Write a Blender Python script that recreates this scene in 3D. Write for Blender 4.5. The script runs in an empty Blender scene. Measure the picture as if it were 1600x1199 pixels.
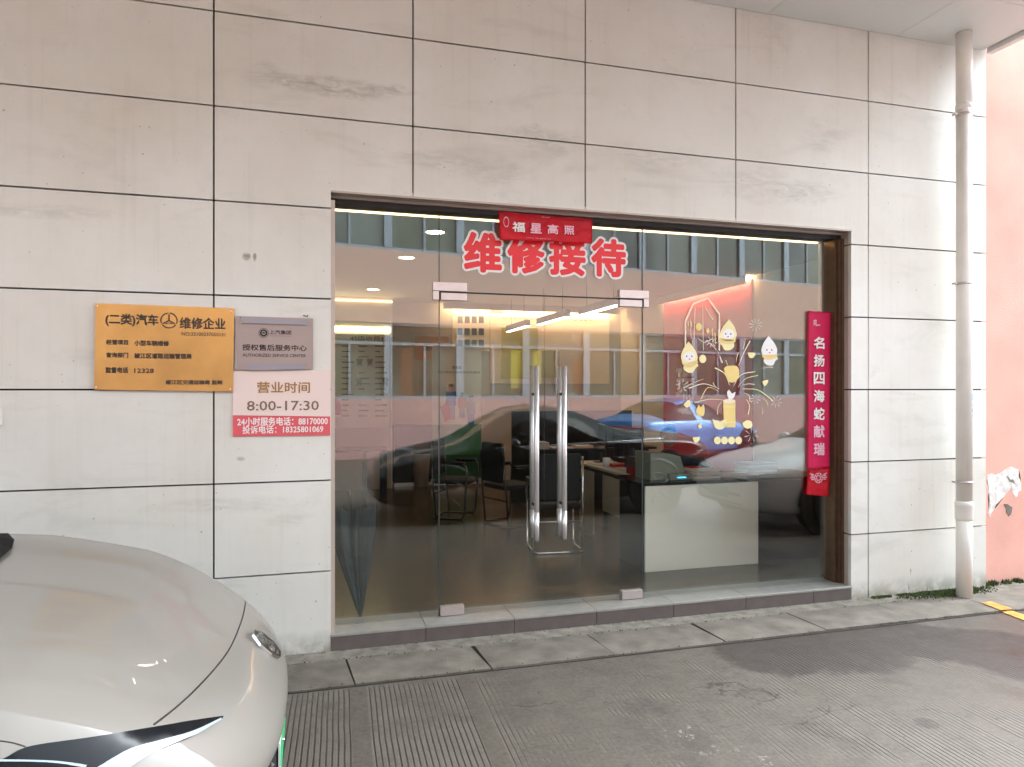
import bpy, bmesh, math, random
from mathutils import Vector, Matrix, noise
from mathutils.bvhtree import BVHTree
random.seed(7)
C = bpy.context.scene.collection
sc = bpy.context.scene
R = math.radians

# ------------------------------------------------------------------ camera, sky, sun, exposure
D, HC, YAW, FPX = 4.57, 1.658, R(16.05), 1100.0
cam = bpy.data.objects.new('camera', bpy.data.cameras.new('camera')); C.objects.link(cam)
cam.location = (0, -D, HC); cam.rotation_euler = (R(90), 0, -YAW)
cam.data.sensor_width = 36; cam.data.lens = 36 * FPX / 1600; cam.data.shift_y = 9.5 / 1600
cam.data.clip_start = .05; cam.data.clip_end = 500
sc.camera = cam
w = bpy.data.worlds.new('World'); sc.world = w; w.use_nodes = True
nt = w.node_tree; bg = nt.nodes['Background']
sky = nt.nodes.new('ShaderNodeTexSky'); sky.sky_type = 'NISHITA'; sky.sun_disc = False
SUN_EL, SUN_ROT = R(42), R(76)
sky.sun_elevation = SUN_EL; sky.sun_rotation = SUN_ROT; sky.air_density = 1.0; sky.dust_density = 5; sky.ozone_density = 1
hs = nt.nodes.new('ShaderNodeHueSaturation'); hs.inputs['Saturation'].default_value = .10
tint = nt.nodes.new('ShaderNodeMix'); tint.data_type = 'RGBA'; tint.blend_type = 'MULTIPLY'; tint.inputs[0].default_value = 1
tint.inputs[7].default_value = (.90, 1.005, 1.09, 1)
nt.links.new(sky.outputs[0], hs.inputs['Color']); nt.links.new(hs.outputs[0], tint.inputs[6]); nt.links.new(tint.outputs[2], bg.inputs[0])
bg.inputs[1].default_value = .15
sun = bpy.data.objects.new('sun', bpy.data.lights.new('sun', 'SUN')); C.objects.link(sun)
sun.data.energy = .8; sun.data.angle = R(42); sun.data.color = (1, .975, .94)
# sun direction: azimuth measured like the sky texture's rotation
sd = Vector((math.sin(SUN_ROT) * math.cos(SUN_EL), math.cos(SUN_ROT) * math.cos(SUN_EL), math.sin(SUN_EL)))
sun.rotation_euler = sd.to_track_quat('Z', 'Y').to_euler()
vs = sc.view_settings; vs.view_transform = 'Standard'; vs.look = 'None'; vs.gamma = 1; vs.use_curve_mapping = False
vs.exposure = 2.7
cy = sc.cycles
cy.use_denoising = True
try: cy.denoiser = 'OPENIMAGEDENOISE'
except Exception: pass
cy.max_bounces = 8; cy.diffuse_bounces = 4; cy.glossy_bounces = 5; cy.transmission_bounces = 4; cy.transparent_max_bounces = 16
cy.sample_clamp_indirect = 6; cy.caustics_reflective = False; cy.caustics_refractive = False

# ------------------------------------------------------------------ pixel <-> place helpers (photo pixels)
def ray(x, y):
    cx = (x - 800) / FPX
    return Vector((cx * math.cos(YAW) + math.sin(YAW), math.cos(YAW) - cx * math.sin(YAW), (609 - y) / FPX))
O = Vector((0, -D, HC))
def onY(x, y, Y): r = ray(x, y); return O + r * ((Y + D) / r.y)
def onZ(x, y, Z): r = ray(x, y); return O + r * ((Z - HC) / r.z)
GY = .17                                   # plane of the glass

# ------------------------------------------------------------------ materials
def new_mat(name):
    m = bpy.data.materials.new(name); m.use_nodes = True
    return m, m.node_tree, m.node_tree.nodes['Principled BSDF']
_mats = {}
def mat(name, col, rough=.5, metal=0, var=.0, scale=8, bump=0, bscale=60, spec=None, coat=0, randv=0, emit=0):
    if name in _mats: return _mats[name]
    m, t, b = new_mat(name); _mats[name] = m
    b.inputs['Base Color'].default_value = (*col, 1); b.inputs['Roughness'].default_value = rough; b.inputs['Metallic'].default_value = metal
    if spec is not None: b.inputs['Specular IOR Level'].default_value = spec
    if coat: b.inputs['Coat Weight'].default_value = coat; b.inputs['Coat Roughness'].default_value = .03
    if emit: b.inputs['Emission Color'].default_value = (*col, 1); b.inputs['Emission Strength'].default_value = emit
    tc = t.nodes.new('ShaderNodeTexCoord')
    if var or randv:
        n = t.nodes.new('ShaderNodeTexNoise'); n.inputs['Scale'].default_value = scale; n.inputs['Detail'].default_value = 6
        t.links.new(tc.outputs['Object'], n.inputs['Vector'])
        r = t.nodes.new('ShaderNodeMapRange'); r.inputs[1].default_value = .25; r.inputs[2].default_value = .75
        r.inputs[3].default_value = 1 - var; r.inputs[4].default_value = 1 + var
        t.links.new(n.outputs[0], r.inputs[0])
        val = r.outputs[0]
        if randv:
            oi = t.nodes.new('ShaderNodeObjectInfo'); r2 = t.nodes.new('ShaderNodeMapRange')
            r2.inputs[3].default_value = 1 - randv; r2.inputs[4].default_value = 1 + randv
            t.links.new(oi.outputs['Random'], r2.inputs[0])
            mu = t.nodes.new('ShaderNodeMath'); mu.operation = 'MULTIPLY'
            t.links.new(val, mu.inputs[0]); t.links.new(r2.outputs[0], mu.inputs[1]); val = mu.outputs[0]
        vm = t.nodes.new('ShaderNodeVectorMath'); vm.operation = 'SCALE'; vm.inputs[0].default_value = col
        t.links.new(val, vm.inputs['Scale']); t.links.new(vm.outputs[0], b.inputs['Base Color'])
    if bump:
        n = t.nodes.new('ShaderNodeTexNoise'); n.inputs['Scale'].default_value = bscale; n.inputs['Detail'].default_value = 5
        t.links.new(tc.outputs['Object'], n.inputs['Vector'])
        bp = t.nodes.new('ShaderNodeBump'); bp.inputs['Strength'].default_value = bump; bp.inputs['Distance'].default_value = .01
        t.links.new(n.outputs[0], bp.inputs['Height']); t.links.new(bp.outputs[0], b.inputs['Normal'])
    return m
class NG:                                   # tiny node-graph helper
    def __init__(s, t): s.t = t
    def __call__(s, typ, **k):
        n = s.t.nodes.new(typ)
        for a, v in k.items(): setattr(n, a, v)
        return n
    def link(s, a, b): s.t.links.new(a, b)
    def math(s, op, a, b=None, c=None, clamp=False):
        n = s.t.nodes.new('ShaderNodeMath'); n.operation = op; n.use_clamp = clamp
        for i, v in enumerate((a, b, c)):
            if v is None: continue
            if isinstance(v, (int, float)): n.inputs[i].default_value = v
            else: s.t.links.new(v, n.inputs[i])
        return n.outputs[0]
    def noise(s, vec, scale, detail=4, rough=.5, dist=0):
        n = s.t.nodes.new('ShaderNodeTexNoise'); n.inputs['Scale'].default_value = scale; n.inputs['Detail'].default_value = detail
        n.inputs['Roughness'].default_value = rough; n.inputs['Distortion'].default_value = dist
        s.t.links.new(vec, n.inputs['Vector']); return n.outputs[0]
    def rng(s, v, a, b, c=0, d=1):
        n = s.t.nodes.new('ShaderNodeMapRange'); n.clamp = True
        for i, q in enumerate((a, b, c, d)): n.inputs[i + 1].default_value = q
        s.t.links.new(v, n.inputs[0]); return n.outputs[0]
    def mixc(s, f, a, b):
        n = s.t.nodes.new('ShaderNodeMix'); n.data_type = 'RGBA'
        for i, v in ((0, f), (6, a), (7, b)):
            if isinstance(v, (int, float)): n.inputs[i].default_value = v
            elif isinstance(v, tuple): n.inputs[i].default_value = (*v, 1)
            else: s.t.links.new(v, n.inputs[i])
        return n.outputs[2]

def make_wall_mat():
    m, t, b = new_mat('wall_panel_stone'); g = NG(t)
    geo = g('ShaderNodeNewGeometry'); pos = geo.outputs['Position']
    base = (.77, .75, .70)
    n1 = g.noise(pos, 1.3, 5); n2 = g.noise(pos, 9, 6, .6)
    mp = g('ShaderNodeMapping'); mp.inputs['Scale'].default_value = (1, 1, 3.4); g.link(pos, mp.inputs[0])
    n3 = g.noise(mp.outputs[0], 1.15, 5, .62, .6)
    col = g.mixc(g.rng(n1, .35, .68), base, (.70, .66, .59))
    col = g.mixc(g.math('MULTIPLY', g.rng(n2, .5, .72), .22), col, (.60, .60, .57))
    col = g.mixc(g.math('MULTIPLY', g.rng(n3, .56, .76), .55), col, (.52, .49, .43))
    # dry water marks and scuffs where the wall has them (x, z, half width, half height, strength)
    sep = g('ShaderNodeSeparateXYZ'); g.link(pos, sep.inputs[0])
    nw = g.noise(pos, 3.5, 5, .6)
    nf = g.noise(mp.outputs[0], 9, 5, .65, .8)
    stain = None
    for (sx, sy, rx, rz, st) in ((500, 133, .5, .07, .9), (590, 136, .28, .05, .8), (840, 215, .40, .10, .55), (690, 250, .4, .08, .5), (1240, 300, .5, .09, .55),
                                 (420, 120, .16, .10, .5), (1180, 290, .4, .16, .4), (760, 268, .4, .10, .4), (445, 815, .13, .05, .4), (1020, 250, .5, .12, .35), (1285, 215, .25, .2, .3), (1423, 892, .007, .035, 3.), (1420, 918, .006, .03, 3.), (1449, 922, .006, .035, 3.), (350, 790, .5, .06, .35), (200, 560, .5, .07, .3), (60, 330, .5, .05, .4), (385, 402, .028, .03, 3.), (398, 404, .012, .03, 3.), (376, 716, .03, .016, 1.5), (1210, 60, .2, .2, .3)):
        p = onY(sx, sy, 0)
        dx = g.math('DIVIDE', g.math('SUBTRACT', sep.outputs[0], p.x), rx)
        dz = g.math('DIVIDE', g.math('SUBTRACT', sep.outputs[2], p.z), rz)
        wob = g.math('MULTIPLY', g.math('SUBTRACT', nw, .5), 2.2)
        dz = g.math('ADD', dz, wob)
        r2 = g.math('ADD', g.math('MULTIPLY', dx, dx), g.math('MULTIPLY', dz, dz))
        f = g.math('MULTIPLY', g.math('SUBTRACT', 1., r2, clamp=True), st * .75)
        stain = f if stain is None else g.math('MAXIMUM', stain, f)
    stain = g.math('MULTIPLY', stain, g.rng(nf, .33, .62), clamp=True)
    col = g.mixc(stain, col, (.33, .30, .25))
    # faint vertical rain streaks
    mv = g('ShaderNodeMapping'); mv.inputs['Scale'].default_value = (16, 1, .55); g.link(pos, mv.inputs[0])
    st_ = g.rng(g.noise(mv.outputs[0], 1.0, 5, .6), .54, .74)
    col = g.mixc(g.math('MULTIPLY', g.math('MULTIPLY', st_, g.rng(n1, .35, .6)), .20), col, (.40, .37, .31))
    # small specks and drips; along the foot, grime with painted contact shade
    ns = g.noise(pos, 38, 2, .4)
    col = g.mixc(g.math('MULTIPLY', g.rng(ns, .735, .76), .55), col, (.16, .15, .13))
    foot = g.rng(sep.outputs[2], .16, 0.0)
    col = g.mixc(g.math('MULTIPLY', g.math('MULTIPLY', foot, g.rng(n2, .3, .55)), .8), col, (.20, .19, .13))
    oi = g('ShaderNodeObjectInfo')
    vm = g('ShaderNodeVectorMath', operation='SCALE'); g.link(col, vm.inputs[0]); g.link(g.rng(oi.outputs['Random'], 0, 1, .975, 1.02), vm.inputs['Scale'])
    g.link(vm.outputs[0], b.inputs['Base Color']); b.inputs['Roughness'].default_value = .5
    bp = g('ShaderNodeBump'); bp.inputs['Strength'].default_value = .15; bp.inputs['Distance'].default_value = .003
    g.link(g.noise(pos, 120, 3), bp.inputs['Height']); g.link(bp.outputs[0], b.inputs['Normal'])
    return m

def make_ground_mat():
    m, t, b = new_mat('concrete_ground'); g = NG(t)
    geo = g('ShaderNodeNewGeometry'); pos = geo.outputs['Position']
    rot = g('ShaderNodeMapping'); rot.inputs['Rotation'].default_value = (0, 0, R(2.35)); g.link(pos, rot.inputs[0])
    sep = g('ShaderNodeSeparateXYZ'); g.link(rot.outputs[0], sep.inputs[0]); x = sep.outputs[0]; y = sep.outputs[1]
    n1 = g.noise(pos, 1.1, 7, .66); n2 = g.noise(pos, 5, 7, .7); n3 = g.noise(pos, 42, 5, .7)
    col = g.mixc(g.rng(n1, .3, .7), (.068, .055, .041), (.110, .093, .074))
    col = g.mixc(g.math('MULTIPLY', g.rng(n2, .45, .7), .55), col, (.060, .050, .040))
    col = g.mixc(g.math('MULTIPLY', g.rng(n3, .35, .75), .5), col, (.19, .17, .145))
    # brushed tyre-grip grooves in bands, worn away in patches
    xw = g.math('ADD', x, g.math('MULTIPLY', g.math('SUBTRACT', g.noise(pos, 2.2, 3), .5), .012))
    ph = g.math('FRACT', g.math('DIVIDE', xw, .0272))
    tri = g.math('ABSOLUTE', g.math('SUBTRACT', ph, .5))
    groove = g.rng(tri, .20, .06)
    band = g.math('FRACT', g.math('DIVIDE', g.math('ADD', x, .36), .60))
    inband = g.math('GREATER_THAN', band, .145)
    wear = g.rng(g.noise(pos, 1.15, 5, .58, .3), .43, .56, 1., 0.05)
    # grooves stay sharp at the left and far right, the middle is trowelled over
    mid = g.math('MULTIPLY', g.rng(x, .75, 1.05), g.rng(x, 2.35, 2.0))
    wear = g.math('MULTIPLY', wear, g.math('SUBTRACT', 1., g.math('MULTIPLY', mid, g.rng(n2, .25, .5))))
    leftk = g.rng(x, .72, .45); wear = g.math('MAXIMUM', wear, g.math('MULTIPLY', leftk, g.rng(n2, .68, .45)))
    farstop = g.rng(y, -.56, -.60)
    grv = g.math('MULTIPLY', g.math('MULTIPLY', groove, inband), g.math('MULTIPLY', wear, farstop))
    grv = g.math('MULTIPLY', grv, g.rng(n3, .3, .55, .45, 1))
    col = g.mixc(g.math('MULTIPLY', grv, .93), col, (.030, .024, .018))
    col = g.mixc(g.math('MULTIPLY', g.math('MULTIPLY', g.math('SUBTRACT', 1., groove), inband), g.math('MULTIPLY', wear, .30)), col, (.22, .20, .17))
    # fine cracks and dark tyre grime
    vor = g('ShaderNodeTexVoronoi', feature='DISTANCE_TO_EDGE'); vor.inputs['Scale'].default_value = .85
    wv = g('ShaderNodeVectorMath', operation='ADD'); g.link(pos, wv.inputs[0])
    wn = g('ShaderNodeTexNoise'); wn.inputs['Scale'].default_value = 3; wn.inputs['Detail'].default_value = 6; g.link(pos, wn.inputs['Vector'])
    ws = g('ShaderNodeVectorMath', operation='SCALE'); g.link(wn.outputs['Color'], ws.inputs[0]); ws.inputs['Scale'].default_value = .35; g.link(ws.outputs[0], wv.inputs[1]); g.link(wv.outputs[0], vor.inputs['Vector'])
    crack = g.math('MULTIPLY', g.rng(vor.outputs['Distance'], .0045, .001), g.rng(n1, .50, .58))
    col = g.mixc(g.math('MULTIPLY', crack, .75), col, (.02, .016, .012))
    grime = g.rng(g.noise(pos, 2.3, 7, .72, .4), .52, .72)
    col = g.mixc(g.math('MULTIPLY', grime, .6), col, (.045, .037, .03))
    # pale paint / bird-lime splashes and oil spots
    ns = g.noise(pos, 13, 6, .75)
    sep2 = g('ShaderNodeSeparateXYZ'); g.link(pos, sep2.inputs[0])
    def blob(px, py, r):
        p = onZ(px, py, 0)
        dx = g.math('DIVIDE', g.math('SUBTRACT', sep2.outputs[0], p.x), r); dy = g.math('DIVIDE', g.math('SUBTRACT', sep2.outputs[1], p.y), r)
        return g.math('SUBTRACT', 1., g.math('ADD', g.math('MULTIPLY', dx, dx), g.math('MULTIPLY', dy, dy)), clamp=True)
    pale = g.math('MAXIMUM', blob(1085, 1150, .22), blob(1180, 1192, .16))
    pale = g.math('MULTIPLY', pale, g.rng(ns, .58, .63, 0, .75))
    col = g.mixc(pale, col, (.42, .40, .36))
    oil = g.math('MAXIMUM', g.math('MAXIMUM', blob(1010, 1105, .14), blob(985, 1010, .16)), g.math('MAXIMUM', blob(1440, 1130, .05), blob(535, 1034, .14)))
    oil = g.math('MULTIPLY', oil, g.rng(ns, .44, .56))
    col = g.mixc(g.math('MULTIPLY', oil, .8), col, (.05, .043, .037))
    spots = g.rng(g.noise(pos, 16, 2, .4), .70, .73)
    col = g.mixc(g.math('MULTIPLY', spots, .75), col, (.06, .05, .045))
    chips = g.rng(g.noise(pos, 27, 3, .6), .735, .76)
    col = g.mixc(g.math('MULTIPLY', chips, .6), col, (.5, .48, .44))
    # damp, darker concrete to the right
    damp = g.math('MULTIPLY', g.rng(x, 2.6, 4.6), g.rng(n1, .25, .6))
    col = g.mixc(g.math('MULTIPLY', damp, .55), col, (.085, .066, .06))
    wet = g.math('MAXIMUM', g.math('MAXIMUM', blob(1290, 1005, .62), blob(1205, 1022, .42)), g.math('MAXIMUM', blob(1575, 1020, .55), blob(1440, 1000, .45)))
    wet = g.rng(g.math('ADD', wet, g.math('MULTIPLY', g.math('SUBTRACT', n2, .5), .9)), .22, .45)
    patch = g.rng(g.math('ADD', blob(1447, 1130, .075), g.math('MULTIPLY', g.math('SUBTRACT', n2, .5), .5)), .35, .42)
    wet = g.math('MAXIMUM', wet, g.math('MULTIPLY', patch, .6))
    col = g.mixc(g.math('MULTIPLY', wet, .78), col, (.036, .026, .022))
    g.link(col, b.inputs['Base Color'])
    g.link(g.math('SUBTRACT', g.rng(n2, .3, .7, .55, .8), g.math('MULTIPLY', damp, .32)), b.inputs['Roughness'])
    h = g.math('SUBTRACT', g.math('MULTIPLY', n3, .25), g.math('MULTIPLY', grv, 1.0))
    bp = g('ShaderNodeBump'); bp.inputs['Strength'].default_value = .7; bp.inputs['Distance'].default_value = .008
    g.link(h, bp.inputs['Height']); g.link(bp.outputs[0], b.inputs['Normal'])
    return m

def make_glass(name, tintc=(.80, .86, .83), ior=1.75):
    m = bpy.data.materials.new(name); m.use_nodes = True; t = m.node_tree; t.nodes.remove(t.nodes['Principled BSDF'])
    g = NG(t); out = t.nodes['Material Output']
    fr = g('ShaderNodeFresnel'); geo = g('ShaderNodeNewGeometry')
    # the pane is not refracting, so its far face must use the inverse index (no false total reflection)
    g.link(g.rng(geo.outputs['Backfacing'], 0, 1, ior, 1 / ior), fr.inputs['IOR'])
    tr = g('ShaderNodeBsdfTransparent'); tr.inputs[0].default_value = (*tintc, 1)
    gl = g('ShaderNodeBsdfGlossy'); gl.inputs['Roughness'].default_value = 0; gl.inputs[0].default_value = (.97, 1, .98, 1)
    mx = g('ShaderNodeMixShader'); g.link(fr.outputs[0], mx.inputs[0]); g.link(tr.outputs[0], mx.inputs[1]); g.link(gl.outputs[0], mx.inputs[2])
    g.link(mx.outputs[0], out.inputs[0]); return m

M = {}
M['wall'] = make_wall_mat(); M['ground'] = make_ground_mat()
M['glass'] = make_glass('tempered_glass', (.955, .975, .965)); M['carglass'] = make_glass('car_glass', (.16, .18, .18), 1.38)
M['joint'] = mat('joint_filler', (.012, .010, .009), .8)
M['canopy'] = mat('canopy_panel', (.74, .74, .71), .42, 0, .05, 2.5, randv=.02)
M['pink'] = mat('pink_render', (.80, .42, .34), .85, 0, .12, 2.2, .3, 90)
M['plaster'] = mat('bare_plaster', (.78, .74, .70), .9, 0, .28, 22, .4, 60)
M['pipe'] = mat('cream_pvc', (.84, .80, .74), .4, 0, .10, 3.5)
M['bronze'] = mat('bronze_anodised_metal', (.16, .10, .065), .38, .7, .15, 18)
M['jamb'] = mat('warm_grey_metal', (.50, .42, .36), .4, .2, .06, 5)
M['black'] = mat('black_rubber', (.01, .01, .01), .5)
M['blackgloss'] = mat('black_gloss', (.008, .008, .009), .12)
M['steel'] = mat('brushed_steel', (.78, .73, .74), .33, .8, .05, 40)
M['patch'] = mat('satin_steel', (.62, .54, .52), .38, .75, .05, 20)
M['chrome'] = mat('chrome', (.8, .8, .8), .08, 1)
M['steptile'] = mat('step_tile_brown', (.12, .098, .092), .45, 0, .12, 14, randv=.05)
M['silltop'] = mat('sill_stone_grey', (.30, .29, .262), .35, 0, .12, 16, randv=.04)
M['slab'] = mat('kerb_slab_concrete', (.165, .145, .118), .8, 0, .38, 6, .4, 70, randv=.12)
M['mortar'] = mat('mortar', (.21, .19, .155), .9, 0, .4, 12, .5, 60)
M['floor'] = mat('interior_floor_tile', (.060, .040, .018), .26, 0, .10, 1.2)
M['iwall'] = mat('interior_wall_paint', (.56, .50, .41), .8, 0, .03)
M['iceil'] = mat('interior_ceiling_paint', (.55, .52, .47), .9)
M['redwall'] = mat('red_lacquer_wall', (.62, .025, .045), .5)
M['red'] = mat('red_banner_satin', (.80, .012, .035), .38, 0, .08, 4)
M['redpink'] = mat('crimson_scroll_paper', (.95, .025, .17), .5, 0, .07, 5)
M['redsticker'] = mat('red_vinyl', (.82, .02, .03), .35)
M['white'] = mat('white_vinyl', (.85, .82, .80), .45)
M['pinkwhite'] = mat('faded_pink_print', (.86, .50, .60), .5)
M['gold'] = mat('gold_vinyl', (.83, .62, .22), .42)
M['goldlight'] = mat('pale_gold_vinyl', (.88, .76, .40), .45)
M['brass'] = mat('brass_plate', (.55, .32, .105), .26, .65, .20, 3.2, .04, 200)
M['ink'] = mat('black_ink', (.018, .012, .010), .5)
M['silver'] = mat('brushed_aluminium_plate', (.36, .29, .27), .42, .35, .05, 3)
M['clip'] = mat('grey_clip_metal', (.30, .29, .32), .4, .5)
M['signwhite'] = mat('sign_board_white', (.82, .66, .60), .55)
M['signred'] = mat('sign_board_red', (.74, .10, .12), .55)
M['goldink'] = mat('gold_brown_ink', (.36, .17, .04), .5)
M['brownink'] = mat('grey_brown_ink', (.20, .13, .08), .5)
M['greypaint'] = mat('pearl_grey_car_paint', (.225, .205, .18), .48, 0, 0, 5, spec=.25, coat=.6)
M['blackpaint'] = mat('black_car_paint', (.006, .007, .009), .14, 0, spec=.35, coat=.25)
M['bluepaint'] = mat('bright_blue_car_paint', (.03, .23, .62), .3, .3, coat=1)
M['whitepaint'] = mat('white_car_paint', (.86, .88, .90), .3, 0, coat=1)
M['gunmetal'] = mat('gunmetal', (.12, .12, .12), .25, 1)
M['tyre'] = mat('tyre_rubber', (.02, .02, .02), .8)
M['rim'] = mat('alloy_rim', (.05, .05, .055), .4, .6)
M['lamp'] = mat('headlight_lens', (.005, .006, .008), .16, spec=.25)
M['led'] = mat('frosted_light_guide', (.34, .40, .44), .25)
M['taillight'] = mat('red_tail_lens', (.5, .01, .01), .15, coat=1)
M['platewhite'] = mat('number_plate_white', (.75, .8, .76), .4)
M['plategreen'] = mat('number_plate_green', (.02, .42, .14), .4)
M['plateblue'] = mat('number_plate_blue', (.01, .05, .3), .4)
M['opp'] = mat('terracotta_render', (.76, .50, .40), .85, 0, .05, .8)
M['opplow'] = mat('dusty_pink_render', (.62, .37, .35), .85, 0, .08, 1.5)
M['alu'] = mat('grey_aluminium_frame', (.36, .41, .47), .45, .2)
M['desk'] = mat('pale_wood_laminate', (.52, .47, .36), .45, 0, .05, 6)
M['counter'] = mat('cream_counter_board', (.90, .86, .76), .45, 0, .04, 1.5)
M['darkcab'] = mat('dark_cabinet', (.012, .011, .010), .55)
M['bin'] = mat('beige_bin_plastic', (.42, .34, .30), .5)
M['cloth'] = mat('dark_green_umbrella_nylon', (.022, .036, .040), .36, 0, .45, 7)
M['paper'] = mat('paper', (.68, .60, .54), .8, 0, .08, 20)
M['device'] = mat('grey_green_plastic', (.22, .24, .19), .5)
M['posterc'] = mat('cream_poster', (.88, .80, .62), .6, 0, .05, 4)
M['posterb'] = mat('beige_board', (.88, .74, .56), .6, 0, .03, 3)
M['orange'] = mat('orange_sign', (.75, .36, .12), .55)
M['road'] = mat('orange_road_paint', (.72, .30, .06), .8, 0, .35, 20)
M['moss'] = mat('moss', (.075, .12, .015), .9, 0, .5, 30)
M['soil'] = mat('wet_dirt', (.03, .025, .018), .9, 0, .4, 20)
M['skin'] = mat('skin', (.62, .40, .31), .55, 0, .05, 20)
M['hair'] = mat('black_hair', (.012, .010, .009), .5)
M['shirt'] = mat('dark_navy_shirt', (.02, .022, .035), .8, 0, .2, 12)
M['grass1'] = mat('banner_green', (.04, .22, .015), .6)
M['grass2'] = mat('banner_dark_green', (.01, .09, .02), .6)
M['figblue'] = mat('print_blue', (.04, .16, .42), .6); M['figlight'] = mat('print_pale_blue', (.35, .45, .5), .6)
M['figred'] = mat('print_red', (.6, .02, .03), .6); M['figorange'] = mat('print_orange', (.55, .25, .07), .6)
M['yellow'] = mat('yellow_print', (.55, .47, .10), .6); M['photo'] = mat('portrait_grey', (.12, .11, .13), .5, randv=.4)
M['seat'] = mat('black_mesh_fabric', (.015, .015, .016), .8)
def emis(name, col, s):
    m = bpy.data.materials.new(name); m.use_nodes = True; t = m.node_tree; t.nodes.remove(t.nodes['Principled BSDF'])
    e = t.nodes.new('ShaderNodeEmission'); e.inputs[0].default_value = (*col, 1); e.inputs[1].default_value = s
    t.links.new(e.outputs[0], t.nodes['Material Output'].inputs[0]); return m
M['warmled'] = emis('warm_led', (1, .66, .30), .8); M['whiteled'] = emis('white_led', (1, .93, .84), 2.6); M['coveled'] = emis('cove_led', (1, .68, .36), 7)
M['downled'] = emis('downlight_led', (1, .88, .68), 4.5)
M['lightbox'] = emis('lightbox_led', (1, .80, .42), 2.6)
def make_oppglass():
    m, t, b = new_mat('opposite_window_glass'); g = NG(t)
    oi = g('ShaderNodeObjectInfo'); pos = g('ShaderNodeNewGeometry').outputs['Position']
    c = g.mixc(g.rng(g.noise(pos, .55, 3, .5), .4, .62), (.05, .07, .065), (.20, .23, .20))
    c = g.mixc(g.rng(oi.outputs['Random'], .5, .9, 0, .55), c, (.16, .17, .10))
    g.link(c, b.inputs['Base Color']); b.inputs['Roughness'].default_value = .12; b.inputs['Specular IOR Level'].default_value = .8
    return m
M['oppglass'] = make_oppglass()

# ------------------------------------------------------------------ mesh helpers
def thing(name, label, cat, loc=(0, 0, 0), rz=0, group=None):
    o = bpy.data.objects.new(name, None); C.objects.link(o); o.empty_display_size = .2
    o.location = loc; o.rotation_euler = (0, 0, rz); o['label'] = label; o['category'] = cat
    if group: o['group'] = group
    return o
def tag(o, label, cat, group=None):
    o['label'] = label; o['category'] = cat
    if group: o['group'] = group
    return o
def obj(name, me, m, parent=None, smooth=False, label=None):
    if isinstance(me, bmesh.types.BMesh):
        b = me; me = bpy.data.meshes.new(name); b.to_mesh(me); b.free()
    for mm in (m if isinstance(m, (list, tuple)) else [m]): me.materials.append(mm)
    if smooth:
        for p in me.polygons: p.use_smooth = True
    o = bpy.data.objects.new(name, me); C.objects.link(o)
    if parent is not None: o.parent = parent
    if label: o['label'] = label
    return o
def struct(name, me, m, smooth=False):
    o = obj(name, me, m, None, smooth); o['kind'] = 'structure'; return o
def bx(b, x0, x1, y0, y1, z0, z1, bev=0, mi=0):
    vs_ = [b.verts.new((x, y, z)) for x in (x0, x1) for y in (y0, y1) for z in (z0, z1)]
    fs = [b.faces.new([vs_[i] for i in q]) for q in ((0, 1, 3, 2), (4, 6, 7, 5), (0, 4, 5, 1), (2, 3, 7, 6), (0, 2, 6, 4), (1, 5, 7, 3))]
    for f in fs: f.material_index = mi
    if bev:
        es = list({e for f in fs for e in f.edges})
        bmesh.ops.bevel(b, geom=es, offset=bev, segments=1, affect='EDGES')
    return fs
def box(name, x0, x1, y0, y1, z0, z1, m, parent=None, bev=0, label=None):
    b = bmesh.new(); bx(b, x0, x1, y0, y1, z0, z1, bev); return obj(name, b, m, parent, label=label)
def tube(b, pts, r, seg=8, cap=True, mi=0):
    pts = [Vector(p) for p in pts]; rings = []
    rr = r if isinstance(r, (list, tuple)) else [r] * len(pts)
    up = None
    for i, p in enumerate(pts):
        d = (pts[min(i + 1, len(pts) - 1)] - pts[max(i - 1, 0)])
        if d.length < 1e-9: d = Vector((0, 0, 1))
        d.normalize()
        if up is None: up = d.orthogonal().normalized()
        up = (up - d * up.dot(d))
        if up.length < 1e-6: up = d.orthogonal()
        up.normalize()
        v = d.cross(up)
        rings.append([b.verts.new(p + (up * math.cos(2 * math.pi * k / seg) + v * math.sin(2 * math.pi * k / seg)) * rr[i]) for k in range(seg)])
    for a, c in zip(rings, rings[1:]):
        for k in range(seg):
            f = b.faces.new((a[k], a[(k + 1) % seg], c[(k + 1) % seg], c[k])); f.smooth = True; f.material_index = mi
    if cap: b.faces.new(rings[0][::-1]).material_index = mi; b.faces.new(rings[-1]).material_index = mi
def lathe(b, prof, cx=0, cy=0, seg=24):
    rings = [[b.verts.new((cx + r * math.cos(2 * math.pi * k / seg), cy + r * math.sin(2 * math.pi * k / seg), z)) for k in range(seg)] for r, z in prof]
    for a, c in zip(rings, rings[1:]):
        for k in range(seg):
            f = b.faces.new((a[k], a[(k + 1) % seg], c[(k + 1) % seg], c[k])); f.smooth = True
    if prof[0][0] > 1e-5: b.faces.new(rings[0][::-1])
    if prof[-1][0] > 1e-5: b.faces.new(rings[-1])
def prism(b, pts, y0, y1, mi=0):               # polygon in XZ extruded along Y
    a = [b.verts.new((p[0], y0, p[1])) for p in pts]; c = [b.verts.new((p[0], y1, p[1])) for p in pts]
    b.faces.new(a).material_index = mi; b.faces.new(c[::-1]).material_index = mi
    n = len(pts)
    for i in range(n): b.faces.new((a[i], c[i], c[(i + 1) % n], a[(i + 1) % n])).material_index = mi
def fix(b): bmesh.ops.recalc_face_normals(b, faces=b.faces)
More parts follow.
